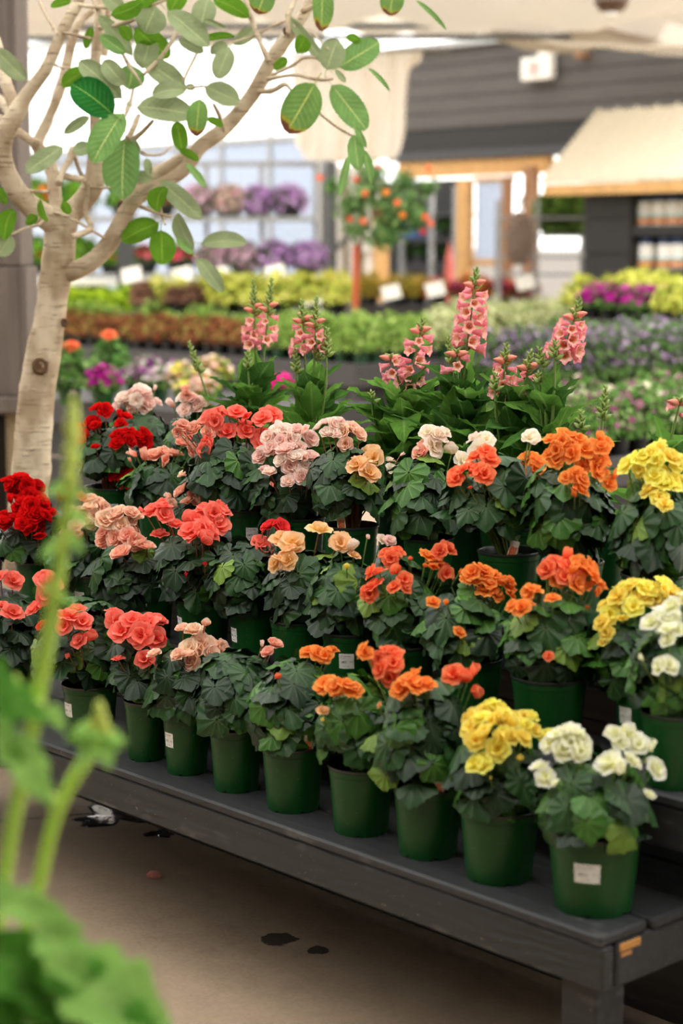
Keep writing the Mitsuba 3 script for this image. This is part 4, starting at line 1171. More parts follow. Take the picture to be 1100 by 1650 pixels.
def nursery(kind, P, label, group, D=.12, h=.11, pot='pot_black', scale=1.0, name='nursery_plant'):
    t = thing(name, label, 'potted plant', group)
    ang = rng.uniform(0, 6)
    c, s = math.cos(ang), math.sin(ang)
    x, y = np.array([c, s, 0]), np.array([-s, c, 0])
    obj('pot', SMALLPOT, pot, t, m=mat(x * D / 2, y * D / 2, UP * h, P))
    k = scale * rng.uniform(.9, 1.1)
    obj('foliage', tuft_ply(kind)[rng.integers(3)], 'thin_foliage', t, m=mat(x * k, y * k, UP * k * rng.uniform(.9, 1.12), np.asarray(P) + UP * h * .8))
    return t


def table(label, corner, a1, v1, z, dep=.16, mname='table_paint', leg=.09, a0=0.0):
    """a plant table in the bench's axes; corner (x, y, 0) is its near corner"""
    t = thing('plant_table', label, 'table')
    o = np.array([corner[0], corner[1], 0.0])

    def b(name, A0, A1, V0, V1, Z0, Z1):
        v, f = slab(A1 - A0, V1 - V0, Z1 - Z0, .006)
        obj(name, (o + (v[:, :1] + A0) * U + (v[:, 1:2] + V0) * V + (v[:, 2:] + Z0) * UP, f[:, ::-1]), 'black_wall' if name == 'skirt_board' else mname, t)
    n = max(2, int(round(v1 / .3)))
    for i in range(n):
        b('plank', a0, a1, v1 * i / n + .004, v1 * (i + 1) / n - .004, z - .03, z)
    b('fascia_board', a0, a1, -.03, .0, z - dep, z + .012)
    b('fascia_board', a0, a1, v1, v1 + .03, z - dep, z + .012)
    b('fascia_board', a0 - .03, a0, -.03, v1 + .03, z - dep, z + .012)
    b('fascia_board', a1, a1 + .03, -.03, v1 + .03, z - dep, z + .012)
    for k in range(3):
        zz = .06 + k * (z - dep - .06) / 3
        b('skirt_board', a0 + .12, a1 - .1, .11, .13, zz, zz + (z - dep - .06) / 3 - .006)
        b('skirt_board', a0 + .12, a0 + .14, .135, v1 - .12, zz, zz + (z - dep - .06) / 3 - .006)
    na = max(2, int((a1 - a0) / 1.8) + 1)
    for i in range(na):
        aa = a0 + .05 + (a1 - a0 - .1 - leg) * i / (na - 1)
        for vv in (.02, v1 - .02 - leg):
            b('leg', aa, aa + leg, vv, vv + leg, 0.0, z - .031)
    return o


NTH = ['first', 'second', 'third', 'fourth', 'fifth', 'sixth', 'seventh', 'eighth', 'ninth', 'tenth', 'eleventh', 'twelfth']


def nth(n):
    return NTH[n - 1] if n <= 12 else f"{n}{'st' if n % 10 == 1 and n != 11 else 'nd' if n % 10 == 2 and n != 12 else 'rd' if n % 10 == 3 and n != 13 else 'th'}"


def fill(o, z, rows, kindf, D=.13, h=.11, pot='pot_black', scale=1.0, jit=.012):
    """pots at the grid positions rows (list of (a, v)) on the table; kindf(px, a, v) gives kind, label, group; rows are counted from the table's front edges"""
    got = {}
    for a, v in rows:
        P = o + U * (a + rng.normal(0, jit)) + V * (v + rng.normal(0, jit)) + UP * z
        x, y = proj(P)
        if -60 < x < 1160:
            k = kindf(x, a, v)
            got.setdefault(k[:2], []).append((min(round(a / .19), round(v / .19)), x, P, k))
    for (kind, label), found in got.items():
        ranks = sorted({f[0] for f in found})
        for n, rk in enumerate(ranks):
            for m, (_, x, P, k) in enumerate(sorted((f for f in found if f[0] == rk), key=lambda f: f[1])):
                nursery(kind, P, f'{label}, {nth(m + 1)} from the left in the {nth(n + 1)} row', k[2], D, h, k[3] if len(k) > 3 else pot, scale * (k[4] if len(k) > 4 else 1))


def grid(a0, a1, sa, v0, v1, sv, cond=lambda i, j: True):
    return [(a0 + i * sa, v0 + j * sv) for i in range(int((a1 - a0) / sa) + 1) for j in range(int((v1 - v0) / sv) + 1) if cond(i, j)]


# large table in the middle: coleus on its left, light green plants at the corner, cream mounds to the right
z = .85
c4 = at_z(578, 589, z)
o4 = table('long dark table in the middle holding coleus and light green plants', c4, 5.6, .84, z, .17)
table('dark table running back from the corner, holding cream mounds', c4 + V * .92, 1.0, 2.6, z, .17)


def k4(x, a, v):
    if v < .62 and a > .35 and x < 408:
        return 'coleus', 'bronze red coleus on the long table', 'bronze coleus on the long table', 'pot_black', 1.05
    if x < 705:
        return 'lightgreen', 'feathery light green plant on the long table', 'light green plants on the long table', 'pot_dark_green', 1.0
    return 'creammound', 'cream flowered mound on the long table', 'cream mounds on the long table', 'pot_dark_green', 1.2


fill(o4, z, grid(.12, 5.4, .19, .12, .55, .19) + grid(.12, .75, .2, 1.04, 3.4, .2) + [(a, .72) for a in np.arange(.12, 5.4, .22)], k4, D=.13, h=.125, scale=1.0)
# lavender table, right
z6 = .84
c6 = at_z(902, 648, z6)
o6 = table('dark table at the right holding lavender flowered plants', c6, .75, 3.0, z6, .16)
fill(o6, z6, grid(.10, .7, .19, .10, 2.85, .19), lambda x, a, v: ('lavender', 'lavender flowered plant on the right table', 'lavender flowered plants at the right', 'pot_dark_green', 1.0), D=.14, h=.13, scale=1.05)
# low table of spiky plants, right
z7 = .72
c7 = at_z(880, 752, z7)
o7 = table('low table behind the bench at the right holding pink and white spiked plants', c7, .9, 1.9, z7, .14)
fill(o7, z7, grid(.09, .8, .18, .09, 1.8, .18), lambda x, a, v: ('spiky', 'pink and white spiked plant below the lavender', 'spiked plants below the lavender table', 'pot_black', .95), D=.12, h=.11, scale=1.0)
# small table at the left with green pots
z1 = .86
c1 = at_z(352, 672, z1)
o1 = table('grey table at the left holding magenta flowers in green pots', c1, 3.4, 1.1, z1, .14)
for (x, y, kind, lab, Dd, k) in ((112, 652, 'zinnia', 'tall leafy plant with orange flowers in a labelled pot, left of the magenta one', .15, 1.0), (166, 656, 'magenta', 'magenta flowering plant in a green pot beside the tree trunk', .145, .95),
                                 (178, 632, 'zinnia', 'leafy plant with an orange flower behind the magenta one', .14, 1.0),
                                 (218, 645, 'petunia', 'magenta and white flowering plant right of the magenta one in the green pot', .12, .9), (256, 648, 'petunia', 'white and magenta flowering plant above the pale pink begonia', .12, .9), (240, 628, 'petunia', 'purple and white flowering plant at the back of the grey table', .12, .9),
                                 (296, 655, 'paleflower', 'pale yellow flowering plant left of the lone flower spike', .12, .95), (345, 640, 'paleflower', 'yellow and blush flowering plant right of the lone flower spike', .12, .95), (290, 632, 'petunia', 'violet flowering plant behind the pale yellow one', .12, .9), (318, 668, 'paleflower', 'blush pink flowering plant under the lone flower spike', .12, .9)):
    P = at_z(x, y, z1)
    t = nursery(kind, P, lab, None, Dd, .125, 'pot_green' if x < 200 else 'pot_dark_green', k, 'flower_pot')
    if kind == 'zinnia':
        for dx, hgt in ((.02, .33), (-.03, .27)) if x < 150 else ((.0, .35),):
            o = P + np.array([dx, -.03, hgt])
            obj('blossom', FLOWERS['orangered'][1], 'petal', t, m=frame(unit([0, -.5, .8]), [1, 0, 0], o, .10))
            obj('stem', tube(spline([P + UP * .1, P + UP * .25 + np.array([dx, 0, 0]), o], 3), .003, 4), 'stem_green', t)
    if x < 120:
        a_ = math.atan2(-P[0], P[1]) + .35
        obj('price_label', STICKER, 'sticker', t, m=mat(np.array([math.cos(a_), math.sin(a_), 0]) * Dd / 2 * 1.03, np.array([-math.sin(a_), math.cos(a_), 0]) * Dd / 2 * 1.03, UP * .125, P))
P = at_z(452, 655, .80)
nursery('hotpink', P, 'hot pink flower between the two left foxgloves', None, .12, .12, 'pot_green', 1.0, 'flower_pot')
st = thing('pot_stand', 'low wooden stand holding the hot pink flower', 'stand')
obj('top', box_w(P[0] - .2, P[0] + .2, P[1] - .2, P[1] + .2, .77, .80), 'table_paint', st)
for sx in (-.17, .13):
    for sy in (-.17, .13):
        obj('leg', box_w(P[0] + sx, P[0] + sx + .04, P[1] + sy, P[1] + sy + .04, 0, .77), 'table_paint', st)
# lime plants on a far table, left
z2 = .95
c2 = at_z(216, 532, z2)
o2 = table('dark table at the left holding lime green plants in black pots', c2, 4.6, 1.4, z2, .20)
fill(o2, z2, grid(.10, 4.5, .25, .14, .7, .27), lambda x, a, v: ('lime', 'lime green leafy plant on the left table', 'lime plants on the far left table', 'pot_black', 1.15), D=.19, h=.17, scale=1.0)
# far tables
def far_row(label, px0, px1, y, z, depth, nrow, kindf, y1=None, sa=.24, D=.16, h=.13, scale=1.0):
    A, B = at_z(px0, y, z), at_z(px1, y1 or y, z)
    t = thing('plant_table', label, 'table')
    ex = unit(B - A); ey = np.array([-ex[1], ex[0], 0])
    L = np.linalg.norm(B - A)

    def b(name, x0, x1, y0, y1, z0, z1):
        v, f = slab(x1 - x0, y1 - y0, z1 - z0, .006)
        obj(name, (A * [1, 1, 0] + (v[:, :1] + x0) * ex + (v[:, 1:2] + y0) * ey + (v[:, 2:] + z0) * UP, f), 'table_paint', t)
    b('table_top', -.2, L + .2, -.15, depth, z - .05, z)
    b('fascia_board', -.2, L + .2, -.19, -.151, z - .18, z + .01)
    for x0 in (-.15, L / 2, L + .05):
        for y0 in (-.1, depth - .15):
            b('leg', x0, x0 + .1, y0, y0 + .1, 0, z - .051)
    n = int(L / sa) + 1
    got = {}
    for j in range(nrow):
        for i in range(n):
            P = A + ex * (i * sa + (j % 2) * sa * .4 + rng.normal(0, .02)) + ey * (j * sa * 1.05)
            x, y_ = proj(P)
            if -50 < x < 1150:
                got.setdefault(kindf(x, j) + (j,), []).append((x, P))
    seen = {}
    for (kind, lab, grp, j), found in got.items():
        seen[lab] = seen.get(lab, 0) + 1
        for m, (x, P) in enumerate(sorted(found, key=lambda f: f[0])):
            nursery(kind, P, f'{lab}, {nth(m + 1)} from the left in the {nth(seen[lab])} row', grp, D, h, 'pot_black', scale)


far_row('far table of yellow green plants left of the white signs', 232, 540, 506, 1.13, .95, 3,
        lambda x, j: ('darkcoleus', 'purple brown coleus on the far table', 'brown coleus on the far table') if (j == 0 and x < 330) or x < 255 else
        (('orangecoleus', 'orange leafed plant on the far table', 'orange plants at the end of the far table') if x > 455 and j == 2 else
         ('chartreuse', 'yellow green leafy plant on the far table', 'yellow green plants on the far table')), sa=.25, scale=1.15)
far_row('far table of gold and orange plants behind the white signs', 590, 880, 492, 1.10, 1.3, 2,
        lambda x, j: ('goldleaf', 'gold leafed plant under the white signs', 'gold leafed plants under the signs') if x < 690 else
        (('orangecoleus', 'orange leafed plant near the door opening', 'orange plants near the door opening') if (int(x) // 40 + j) % 2 else ('redmix', 'wine leafed plant near the white signs', 'wine leafed plants beside the signs')), sa=.26, scale=1.1)
far_row('far table of bright yellow green plants at the right', 935, 1140, 512, 1.15, .85, 3,
        lambda x, j: ('magenta', 'magenta plant by the yellow green ones', 'magenta flowers at the right') if j == 0 and 950 < x < 1062 else
        ('chartreuse', 'yellow green plant on the far right table', 'yellow green plants on the far right table'), y1=526, sa=.24, scale=1.2)

# white signs on stakes
def sign(x, y, Y, label, w=.19, h=.21, tilt=.5, roll=.22):
    t = thing('table_sign', label, 'sign')
    c = at_y(x, y, Y)
    n = unit(np.array([-.2, -.85, .95]))
    up = unit(UP * math.cos(roll) + np.array([-1, 0, 0]) * math.sin(roll))
    m = frame(n, up, c, 1)
    v, f = slab(w, h, .006, .001)
    obj('card', (xf(m, v - [w / 2, h / 2, .003])[0], f), 'card_white', t)
    v, f = slab(w * 1.06, h * 1.06, .006, .001)
    obj('frame', (xf(m, v - [w * .53, h * .53, .012])[0], f), 'dark_steel', t)
    obj('stake', tube([c - UP * (h * .3) + np.array([0, .02, 0]), np.array([c[0], c[1] + .06, 0.0])], .008, 6), 'dark_steel', t)


for (x, y, Y, lab) in ((212, 443, 18.2, 'white card sign leftmost, beside the dark post'), (293, 443, 18.2, 'white card sign above the brown coleus, second from the left'), (352, 443, 18.2, 'white card sign above the yellow green plants, below the drooping tree leaf'),
                       (443, 439, 18.2, 'white card sign in front of the violet baskets'), (502, 478, 17.6, 'lowest white card sign, at the end of the yellow green row'), (630, 471, 19.0, 'white card sign beside the red stake of the flowering shrub'),
                       (701, 466, 19.0, 'white double card sign below the dark opening'), (846, 455, 19.2, 'white card sign near the right kiosk')):
    sign(x, y, Y, lab)

# ---------------------------------------------------------------- dark building at the back and the glazed wall left of it
WO = np.array([.0302 * 24, 24.0, 0])


def on_wall(x, y, off=0.0):
    r = ray(x, y)
    n = V
    o = np.array([0, 0, CH])
    t = np.dot(WO - V * off - o, n) / np.dot(r, n)
    p = o + r * t
    return np.dot(p - WO, -U), p[2]


def wall_box(s0, s1, z0, z1, d0, d1, ch=.005):
    """box on the wall plane: s along it to the right, d in front of it"""
    v, f = slab(s1 - s0, d1 - d0, z1 - z0, ch)
    return WO - U * (v[:, :1] + s0) - V * (v[:, 1:2] + d0) + UP * (v[:, 2:] + z0), f[:, ::-1]


def wall_px(x0, y0, x1, y1, d0, d1, ch=.005):
    xm, ym = (x0 + x1) / 2, (y0 + y1) / 2
    s0, s1 = on_wall(x0, ym, d1)[0], on_wall(x1, ym, d1)[0]
    z1, z0 = on_wall(xm, y0, d1)[1], on_wall(xm, y1, d1)[1]
    return wall_box(s0, s1, z0, z1, d0, d1, ch)


sl, sr = on_wall(634, 160)[0], on_wall(1190, 160)[0] + 1
zt, zb = on_wall(700, 82)[1], on_wall(700, 246)[1]
wb = struct('wall_back', wall_box(sl, sr, zb, zt, -.25, -.03), 'siding', 'dark grey plank clad wall above the door opening', 'wall')
nb = 5
for i in range(nb):
    zz0, zz1 = zb + .28 + (zt - zb - .28) * i / nb, zb + .28 + (zt - zb - .28) * (i + 1) / nb
    obj('plank', wall_box(sl, sr, zz0 + .006, zz1 - .006, -.029, .02), 'siding', wb)
obj('plank', wall_box(sl, sr, zb, zb + .27, -.029, .0), 'black_wall', wb, label='black lower band of the wall')
struct('trim_1', wall_box(sl, sr, zb - .10, zb + .0, -.2, .10), 'dark_steel', 'grey ledge along the lower edge of the plank wall', 'trim')
struct('trim_2', wall_box(sl, sr, zt, zt + .08, -.2, .12), 'steel', 'light metal roof edge above the plank wall', 'trim')
# timber head and posts of the opening
pk = wall_px(640, 257, 880, 283, -.1, .05)
struct('trim_3', pk, 'timber', 'light timber beam over the door opening', 'trim')
for i, (x0, x1, y0, mt, lab) in enumerate(((745, 763, 290, 'timber', 'light timber post left of the grey panel'), (852, 868, 268, 'brown_timber', 'brown timber post under the end of the plank wall'), (612, 626, 330, 'timber', 'pale timber post behind the flowering shrub'), (818, 826, 285, 'brown_timber', 'thin brown post right of the grey panel'))):
    t = thing('timber_post', lab, 'post')
    xm = (x0 + x1) / 2
    s0, s1 = on_wall(x0, 360)[0], on_wall(x1, 360)[0]
    obj('post', wall_box(s0, s1, 0, on_wall(xm, y0)[1], -.01, .12), mt, t)
    obj('base_plate', wall_box(s0 - .03, s1 + .03, 0, .02, -.1, .1), 'dark_steel', t)
t = thing('sliding_panel', 'grey translucent panel in a timber frame', 'panel')
obj('sheet', wall_px(766, 292, 822, 418, -.02, .0), 'pale_panel', t)
obj('frame', join([wall_px(762, 418, 826, 428, -.03, .03), wall_px(762, 284, 826, 292, -.03, .03)])[:2], 'timber', t)
# inside the dark opening: back wall, shelves, rolled things
s0, s1 = on_wall(618, 350, -3)[0] - .5, on_wall(748, 350, -3)[0] + .1
struct('wall_inside', wall_box(s0, s1, 0, 2.75, -3.1, -3.0), 'black_wall', 'dark inner wall seen through the door opening', 'wall')
t = thing('storage_rack', 'dark metal storage rack with plants inside the opening', 'rack')
for yy in (345, 385, 425, 452):
    zz = on_wall(700, yy, -2)[1]
    obj('shelf', wall_box(on_wall(640, yy, -2)[0], on_wall(744, yy, -2)[0], zz - .03, zz, -2.5, -2.0), 'dark_steel', t)
for xx in (645, 692, 731):
    s = on_wall(xx, 380, -1.95)[0]
    obj('upright', wall_box(s - .03, s + .03, 0, 2.6, -2.02, -1.95), 'steel', t)
for i, (xx, yy) in enumerate(((655, 424), (680, 424), (708, 424), (655, 384), (715, 384))):
    s, zz = on_wall(xx, yy, -2.2)
    nursery('darkgreen', WO - U * s + V * 2.25 + UP * zz, 'dark green plant, %s on the %s shelf of the rack inside the opening' % ({655: 'left', 680: 'middle', 708: 'right', 715: 'right'}[xx], 'lower' if yy > 400 else 'upper'), 'dark plants on the rack inside', .18, .14, 'pot_black', .8)
t = thing('blue_tarp', 'folded blue tarp on the rack inside the opening', 'tarp')
obj('fold', wall_px(645, 368, 668, 384, 2.0 - 4.2, 2.0 - 3.95, .02), 'blue_tarp', t)
obj('fold', wall_px(648, 360, 664, 368, 2.0 - 4.2, 2.0 - 3.95, .02), 'blue_tarp', t)
t = thing('folded_umbrella', 'red folded cloth roll standing inside the opening', 'cloth roll')
s, _ = on_wall(724, 420, -1.6)
obj('roll', lathe([(.0, 1.1), (.06, 1.1), (.07, 1.5), (.05, 1.8), (.0, 1.95)], 10)[0] * 1 + (WO - U * s + V * 1.6), 'red_print', t) if False else obj('roll', (lathe([(.0, .02), (.07, .02), (.09, .8), (.05, 1.6), (.0, 1.85)], 10)[0] + (WO - U * s + V * 1.6), lathe([(.0, .02), (.07, .02), (.09, .8), (.05, 1.6), (.0, 1.85)], 10)[1]), 'red_print', t)
# metal cart with green flats right of the opening
t = thing('plant_cart', 'metal shelf cart with flats of green plants beside the kiosk', 'cart')
CY = 19.6
cx0, cx1 = at_y(800, 400, CY)[0], at_y(945, 400, CY)[0]
for yy in (350, 378, 412, 440):
    zz = at_y(870, yy, CY)[2]
    obj('shelf', box_w(cx0, cx1, CY - .25, CY + .25, zz - .025, zz), 'steel', t)
for xx in (802, 862, 941):
    for dy in (-.24, .21):
        X = at_y(xx, 400, CY)[0]
        obj('upright', box_w(X - .015, X + .015, CY + dy, CY + dy + .03, 0, 2.25), 'steel', t)
for (xx, yy) in ((880, 350), (905, 350), (930, 350), (885, 378), (908, 378), (930, 378)):
    P = at_y(xx, yy, CY)
    nursery('grasspot', P, 'grassy green plant, %s on the %s shelf of the metal cart' % (('left', 'middle', 'right')[(xx > 890) + (xx > 915)], 'upper' if yy < 360 else 'lower'), 'grassy plants on the metal cart', .2, .06, 'pot_black', 1.0 if yy < 360 else .8)
t = thing('grey_bundle', 'grey brown cloth bundle hanging over the metal cart', 'bundle')
P = at_y(838, 385, CY - .3)
v = np.array(trimesh.creation.icosphere(3).vertices); f_ = np.array(trimesh.creation.icosphere(3).faces)
v = v * [.15, .1, .26] * (1 + .5 * (meshkit.fbm(v * 2.2 + 4, 3)[:, None] - .5)) + P
obj('cloth', (v, f_), 'brown_cloth', t, smooth=True)
obj('strap', tube(spline([P + UP * .3, P + UP * .45 + np.array([.05, .2, 0]), P + UP * .36 + np.array([0, .3, 0])], 4), .012, 5), 'dark_steel', t)

# ---------------------------------------------------------------- kiosk with a ribbed metal awning
E0 = at_y(872, 292, 18.0)
kio = thing('kiosk', 'black kiosk with shelves of product jars under a cream ribbed metal awning', 'kiosk')


def kbox(s0, s1, d0, d1, z0, z1, ch=.005):
    v, f = slab(s1 - s0, d1 - d0, z1 - z0, ch)
    return E0 * [1, 1, 0] - U * (v[:, :1] + s0) + V * (v[:, 1:2] + d0) + UP * (v[:, 2:] + z0), f


RUN, RISE, KL = .82, .70, 2.9
def awn(s, d, lift=0.0):
    return E0 - U * s + V * (RUN * d) + UP * (RISE * d + lift)


quad = np.array([awn(0, 0), awn(KL, 0), awn(KL, 1), awn(0, 1), awn(0, 0, -.03), awn(KL, 0, -.03), awn(KL, 1, -.03), awn(0, 1, -.03)])
aw = obj('awning', (quad, np.array([[0, 1, 2], [0, 2, 3], [4, 6, 5], [4, 7, 6], [0, 4, 5], [0, 5, 1], [3, 2, 6], [3, 6, 7], [0, 3, 7], [0, 7, 4], [1, 5, 6], [1, 6, 2]])), 'awning_metal', kio, label='cream metal awning')
for i in range(13):
    s = .01 + i * (KL - .03) / 12
    p = [awn(s - .02, 0, .0), awn(s + .02, 0, .0), awn(s + .02, 1, .0), awn(s - .02, 1, .0), awn(s - .008, 0, .03), awn(s + .008, 0, .03), awn(s + .008, 1, .03), awn(s - .008, 1, .03)]
    h = trimesh.convex.convex_hull(np.array(p))
    obj('rib', (np.array(h.vertices), np.array(h.faces)), 'awning_metal', aw)
obj('eave_board', kbox(0.02, KL, .0, .03, E0[2] - .14, E0[2] - .035), 'timber', kio)
def ks(x, y, d):
    """where the pixel's ray meets the kiosk plane d behind the eave: (s, z)"""
    r = ray(x, y); o = np.array([0, 0, CH])
    t = np.dot(E0 + V * d - o, V) / np.dot(r, V)
    p = o + r * t
    return np.dot(p - E0, -U), p[2]


FD = .28
s_l = ks(941, 400, FD)[0]
s_s = ks(1016, 400, FD)[0]
ztop = E0[2] - .02
obj('wall', kbox(s_l, s_s, FD, FD + .12, 0, ztop), 'black_wall', kio)
obj('wall', kbox(s_l, KL - .05, FD + .75, FD + .85, 0, ztop + .4), 'black_wall', kio)
obj('wall', kbox(s_l, s_l + .08, FD + .12, FD + .75, 0, ztop), 'black_wall', kio)
nbp = 7
for i in range(nbp):
    z0_, z1_ = ztop * i / nbp, ztop * (i + 1) / nbp
    obj('siding_plank', kbox(s_l, s_s, FD - .02, FD - .001, z0_ + .01, z1_ - .01), 'black_wall', kio)
zsh = [ks(1060, y, FD + .1)[1] for y in (363, 432, 500)]
zhd = ks(1060, 312, FD)[1]
obj('header', kbox(s_s, KL - .05, FD, FD + .12, zhd, ztop), 'black_wall', kio)
for zz in zsh:
    obj('shelf', kbox(s_s, KL - .05, FD, FD + .75, zz - .10, zz), 'black_wall', kio)
obj('counter', kbox(s_s, KL - .05, FD - .05, FD + .75, 0, zsh[2] - .11), 'black_wall', kio)
# jars: white body, blue lid, teal and orange bands
def jar(P, label, group, k=1.0):
    t = thing('product_jar', label, 'jar', group)
    R, H = .088 * k, .30 * k
    def part(name, prof, m_):
        v, f = lathe([(a * R, b * H) for a, b in prof], 20)
        obj(name, (v + P, f), m_, t, smooth=40)
    part('body', [(.0, .0), (.92, .0), (1, .03), (1, .66), (.9, .74), (.0, .75)], 'white_plastic')
    part('lid', [(.0, .74), (.88, .74), (.9, .78), (.88, .98), (.8, 1.0), (0, 1.0)], 'blue_plastic')
    part('band', [(1.0, .24), (1.015, .25), (1.015, .31), (1.0, .32)], 'teal_print')
    part('band', [(1.0, .04), (1.015, .05), (1.015, .22), (1.0, .23)], 'orange_print')


for row, (zz, xs) in enumerate(((zsh[0], (1036, 1061, 1084, 1108)), (zsh[1], (1039, 1070, 1092, 1114)))):
    for i, x in enumerate(xs):
        s, _ = ks(x, 400, FD + .12)
        P = E0 * [1, 1, 0] - U * s + V * (FD + .16) + UP * zz
        if row == 1 and i == 0:
            jar(P, 'white jar with a blue lid standing apart at the left of the lower kiosk shelf', None)
        else:
            jar(P, 'white jar with a blue lid, %s from the left on the %s kiosk shelf' % (nth(i + 1), 'upper' if row == 0 else 'lower'), 'jars on the %s kiosk shelf' % ('upper' if row == 0 else 'lower'))

# white box sign with two lamps on the plank wall
t = thing('box_sign', 'white box sign with faint red marks on the plank wall', 'sign')
obj('case', wall_px(838, 92, 885, 129, .05, .17, .012), 'white_plastic', t)
for (x0, x1) in ((852, 855), (858, 861), (864, 867)):
    obj('red_mark', wall_px(x0, 99, x1, 121, .17, .175, .001), 'red_print', t)
obj('bracket', wall_px(856, 74, 862, 92, .02, .10, .004), 'dark_steel', t)
t = thing('wall_lamp', 'small white lamp box above the white box sign', 'lamp')
obj('case', wall_px(865, 74, 887, 90, .03, .16, .01), 'white_plastic', t)
obj('bracket', wall_px(873, 70, 879, 75, .02, .05, .002), 'dark_steel', t)
t = thing('wall_camera', 'small light coloured camera high on the plank wall right of the box sign', 'camera')
obj('mount', wall_px(923, 70, 935, 82, .02, .14, .01), 'white_plastic', t)
obj('head', wall_px(924, 84, 934, 94, .02, .20, .01), 'brown_timber', t)

# ---------------------------------------------------------------- glazed wall at the left back
gs0, gs1 = on_wall(-60, 240)[0] - .5, on_wall(516, 240)[0]
gz1 = on_wall(300, 48)[1]
gz_mid = on_wall(300, 232)[1]
gz_low = on_wall(300, 448)[1]
npan = 9
wl = struct('wall_glazed', wall_box(gs0, gs1, 0, .5, -.15, .0), 'table_paint', 'low grey wall carrying the glazed back side of the greenhouse', 'wall')
win = struct('window_1', wall_box(gs0, gs1, gz1, gz1 + .12, -.08, .02), 'steel', 'tall bright window panes of the greenhouse back side', 'window')
for i in range(npan):
    a, b = gs0 + (gs1 - gs0) * i / npan, gs0 + (gs1 - gs0) * (i + 1) / npan
    q = np.array([WO - U * (s) - V * -.03 + UP * zz for s, zz in ((a + .03, gz_mid + .03), (b - .03, gz_mid + .03), (b - .03, gz1), (a + .03, gz1))])
    obj('pane', (q, np.array([[0, 1, 2], [0, 2, 3]])), 'window_glass', win)
    obj('mullion', wall_box(b - .03, b + .03, .5, gz1, -.07, .01), 'steel', win)
    obj('lower_panel', wall_box(a + .03, b - .03, .5, gz_mid - .03, -.04, -.03, .001), 'pale_panel', win, label='pale bluish translucent lower panel' if i == 0 else None)
obj('rail', wall_box(gs0, gs1, gz_mid - .04, gz_mid + .03, -.07, .02), 'steel', win)
# posts and brace by the end of the glazed wall
for (x0, x1, mt, lab) in ((509, 517, 'steel', 'light metal post at the right end of the hanging baskets'), (524, 534, 'dark_steel', 'dark metal post beside the light one')):
    t = thing('metal_post', lab, 'post')
    s0, s1 = on_wall(x0, 350, .3)[0], on_wall(x1, 350, .3)[0]
    obj('post', wall_box(s0, s1, 0, on_wall(520, 150)[1], .2, .3), mt, t)
    obj('base_plate', wall_box(s0 - .04, s1 + .04, 0, .02, .16, .34), mt, t)
t = thing('metal_brace', 'diagonal dark metal brace beside the dark post', 'brace')
p0, p1 = on_wall(531, 412, .3), on_wall(572, 368, .3)
obj('bar', tube([WO - U * p0[0] - V * .3 + UP * p0[1], WO - U * p1[0] - V * .3 + UP * p1[1]], .035, 8), 'dark_steel', t)
# pale corrugated strip wall right of the posts
t = struct('wall_pale', wall_box(on_wall(536, 350)[0], on_wall(604, 350)[0], 0, zb - .1, -.1, -.05), 'white_plastic', 'pale upright boarding between the dark post and the door opening', 'wall')
for i in range(5):
    a = on_wall(538 + i * 12.5, 350)[0]
    obj('board', wall_box(a, a + .075, 0, zb - .1, -.05, -.02), 'panel_tan' if i % 2 else 'white_plastic', t)
t = thing('notice_board', 'cream notice on the pale boarding behind the flowering shrub', 'notice')
obj('sheet', wall_px(578, 362, 600, 406, .0, .02, .003), 'card_white', t)
obj('frame', wall_px(576, 360, 602, 408, -.015, .0, .003), 'panel_tan', t)

# rack of hanging baskets in front of the glazed wall
RY = 20.4
rack = thing('basket_rack', 'two tiered grey metal rack of flower baskets at the back left', 'rack')
rx0, rx1 = at_y(-40, 400, RY)[0], at_y(512, 400, RY)[0]
zs_up, zs_lo = at_y(400, 349, RY)[2], at_y(400, 440, RY)[2]
for zz, nm in ((zs_up, 'shelf'), (zs_lo, 'shelf')):
    obj(nm, box_w(rx0, rx1, RY - .25, RY + .35, zz - .05, zz), 'steel', rack)
for xx in (-30, 80, 205, 330, 420, 508):
    X = at_y(xx, 400, RY)[0]
    obj('upright', box_w(X - .025, X + .025, RY + .30, RY + .35, 0, at_y(400, 262, RY)[2]), 'steel' if xx != 205 else 'dark_steel', rack)
obj('top_rail', box_w(rx0, rx1, RY + .29, RY + .36, at_y(400, 266, RY)[2], at_y(400, 258, RY)[2]), 'steel', rack)
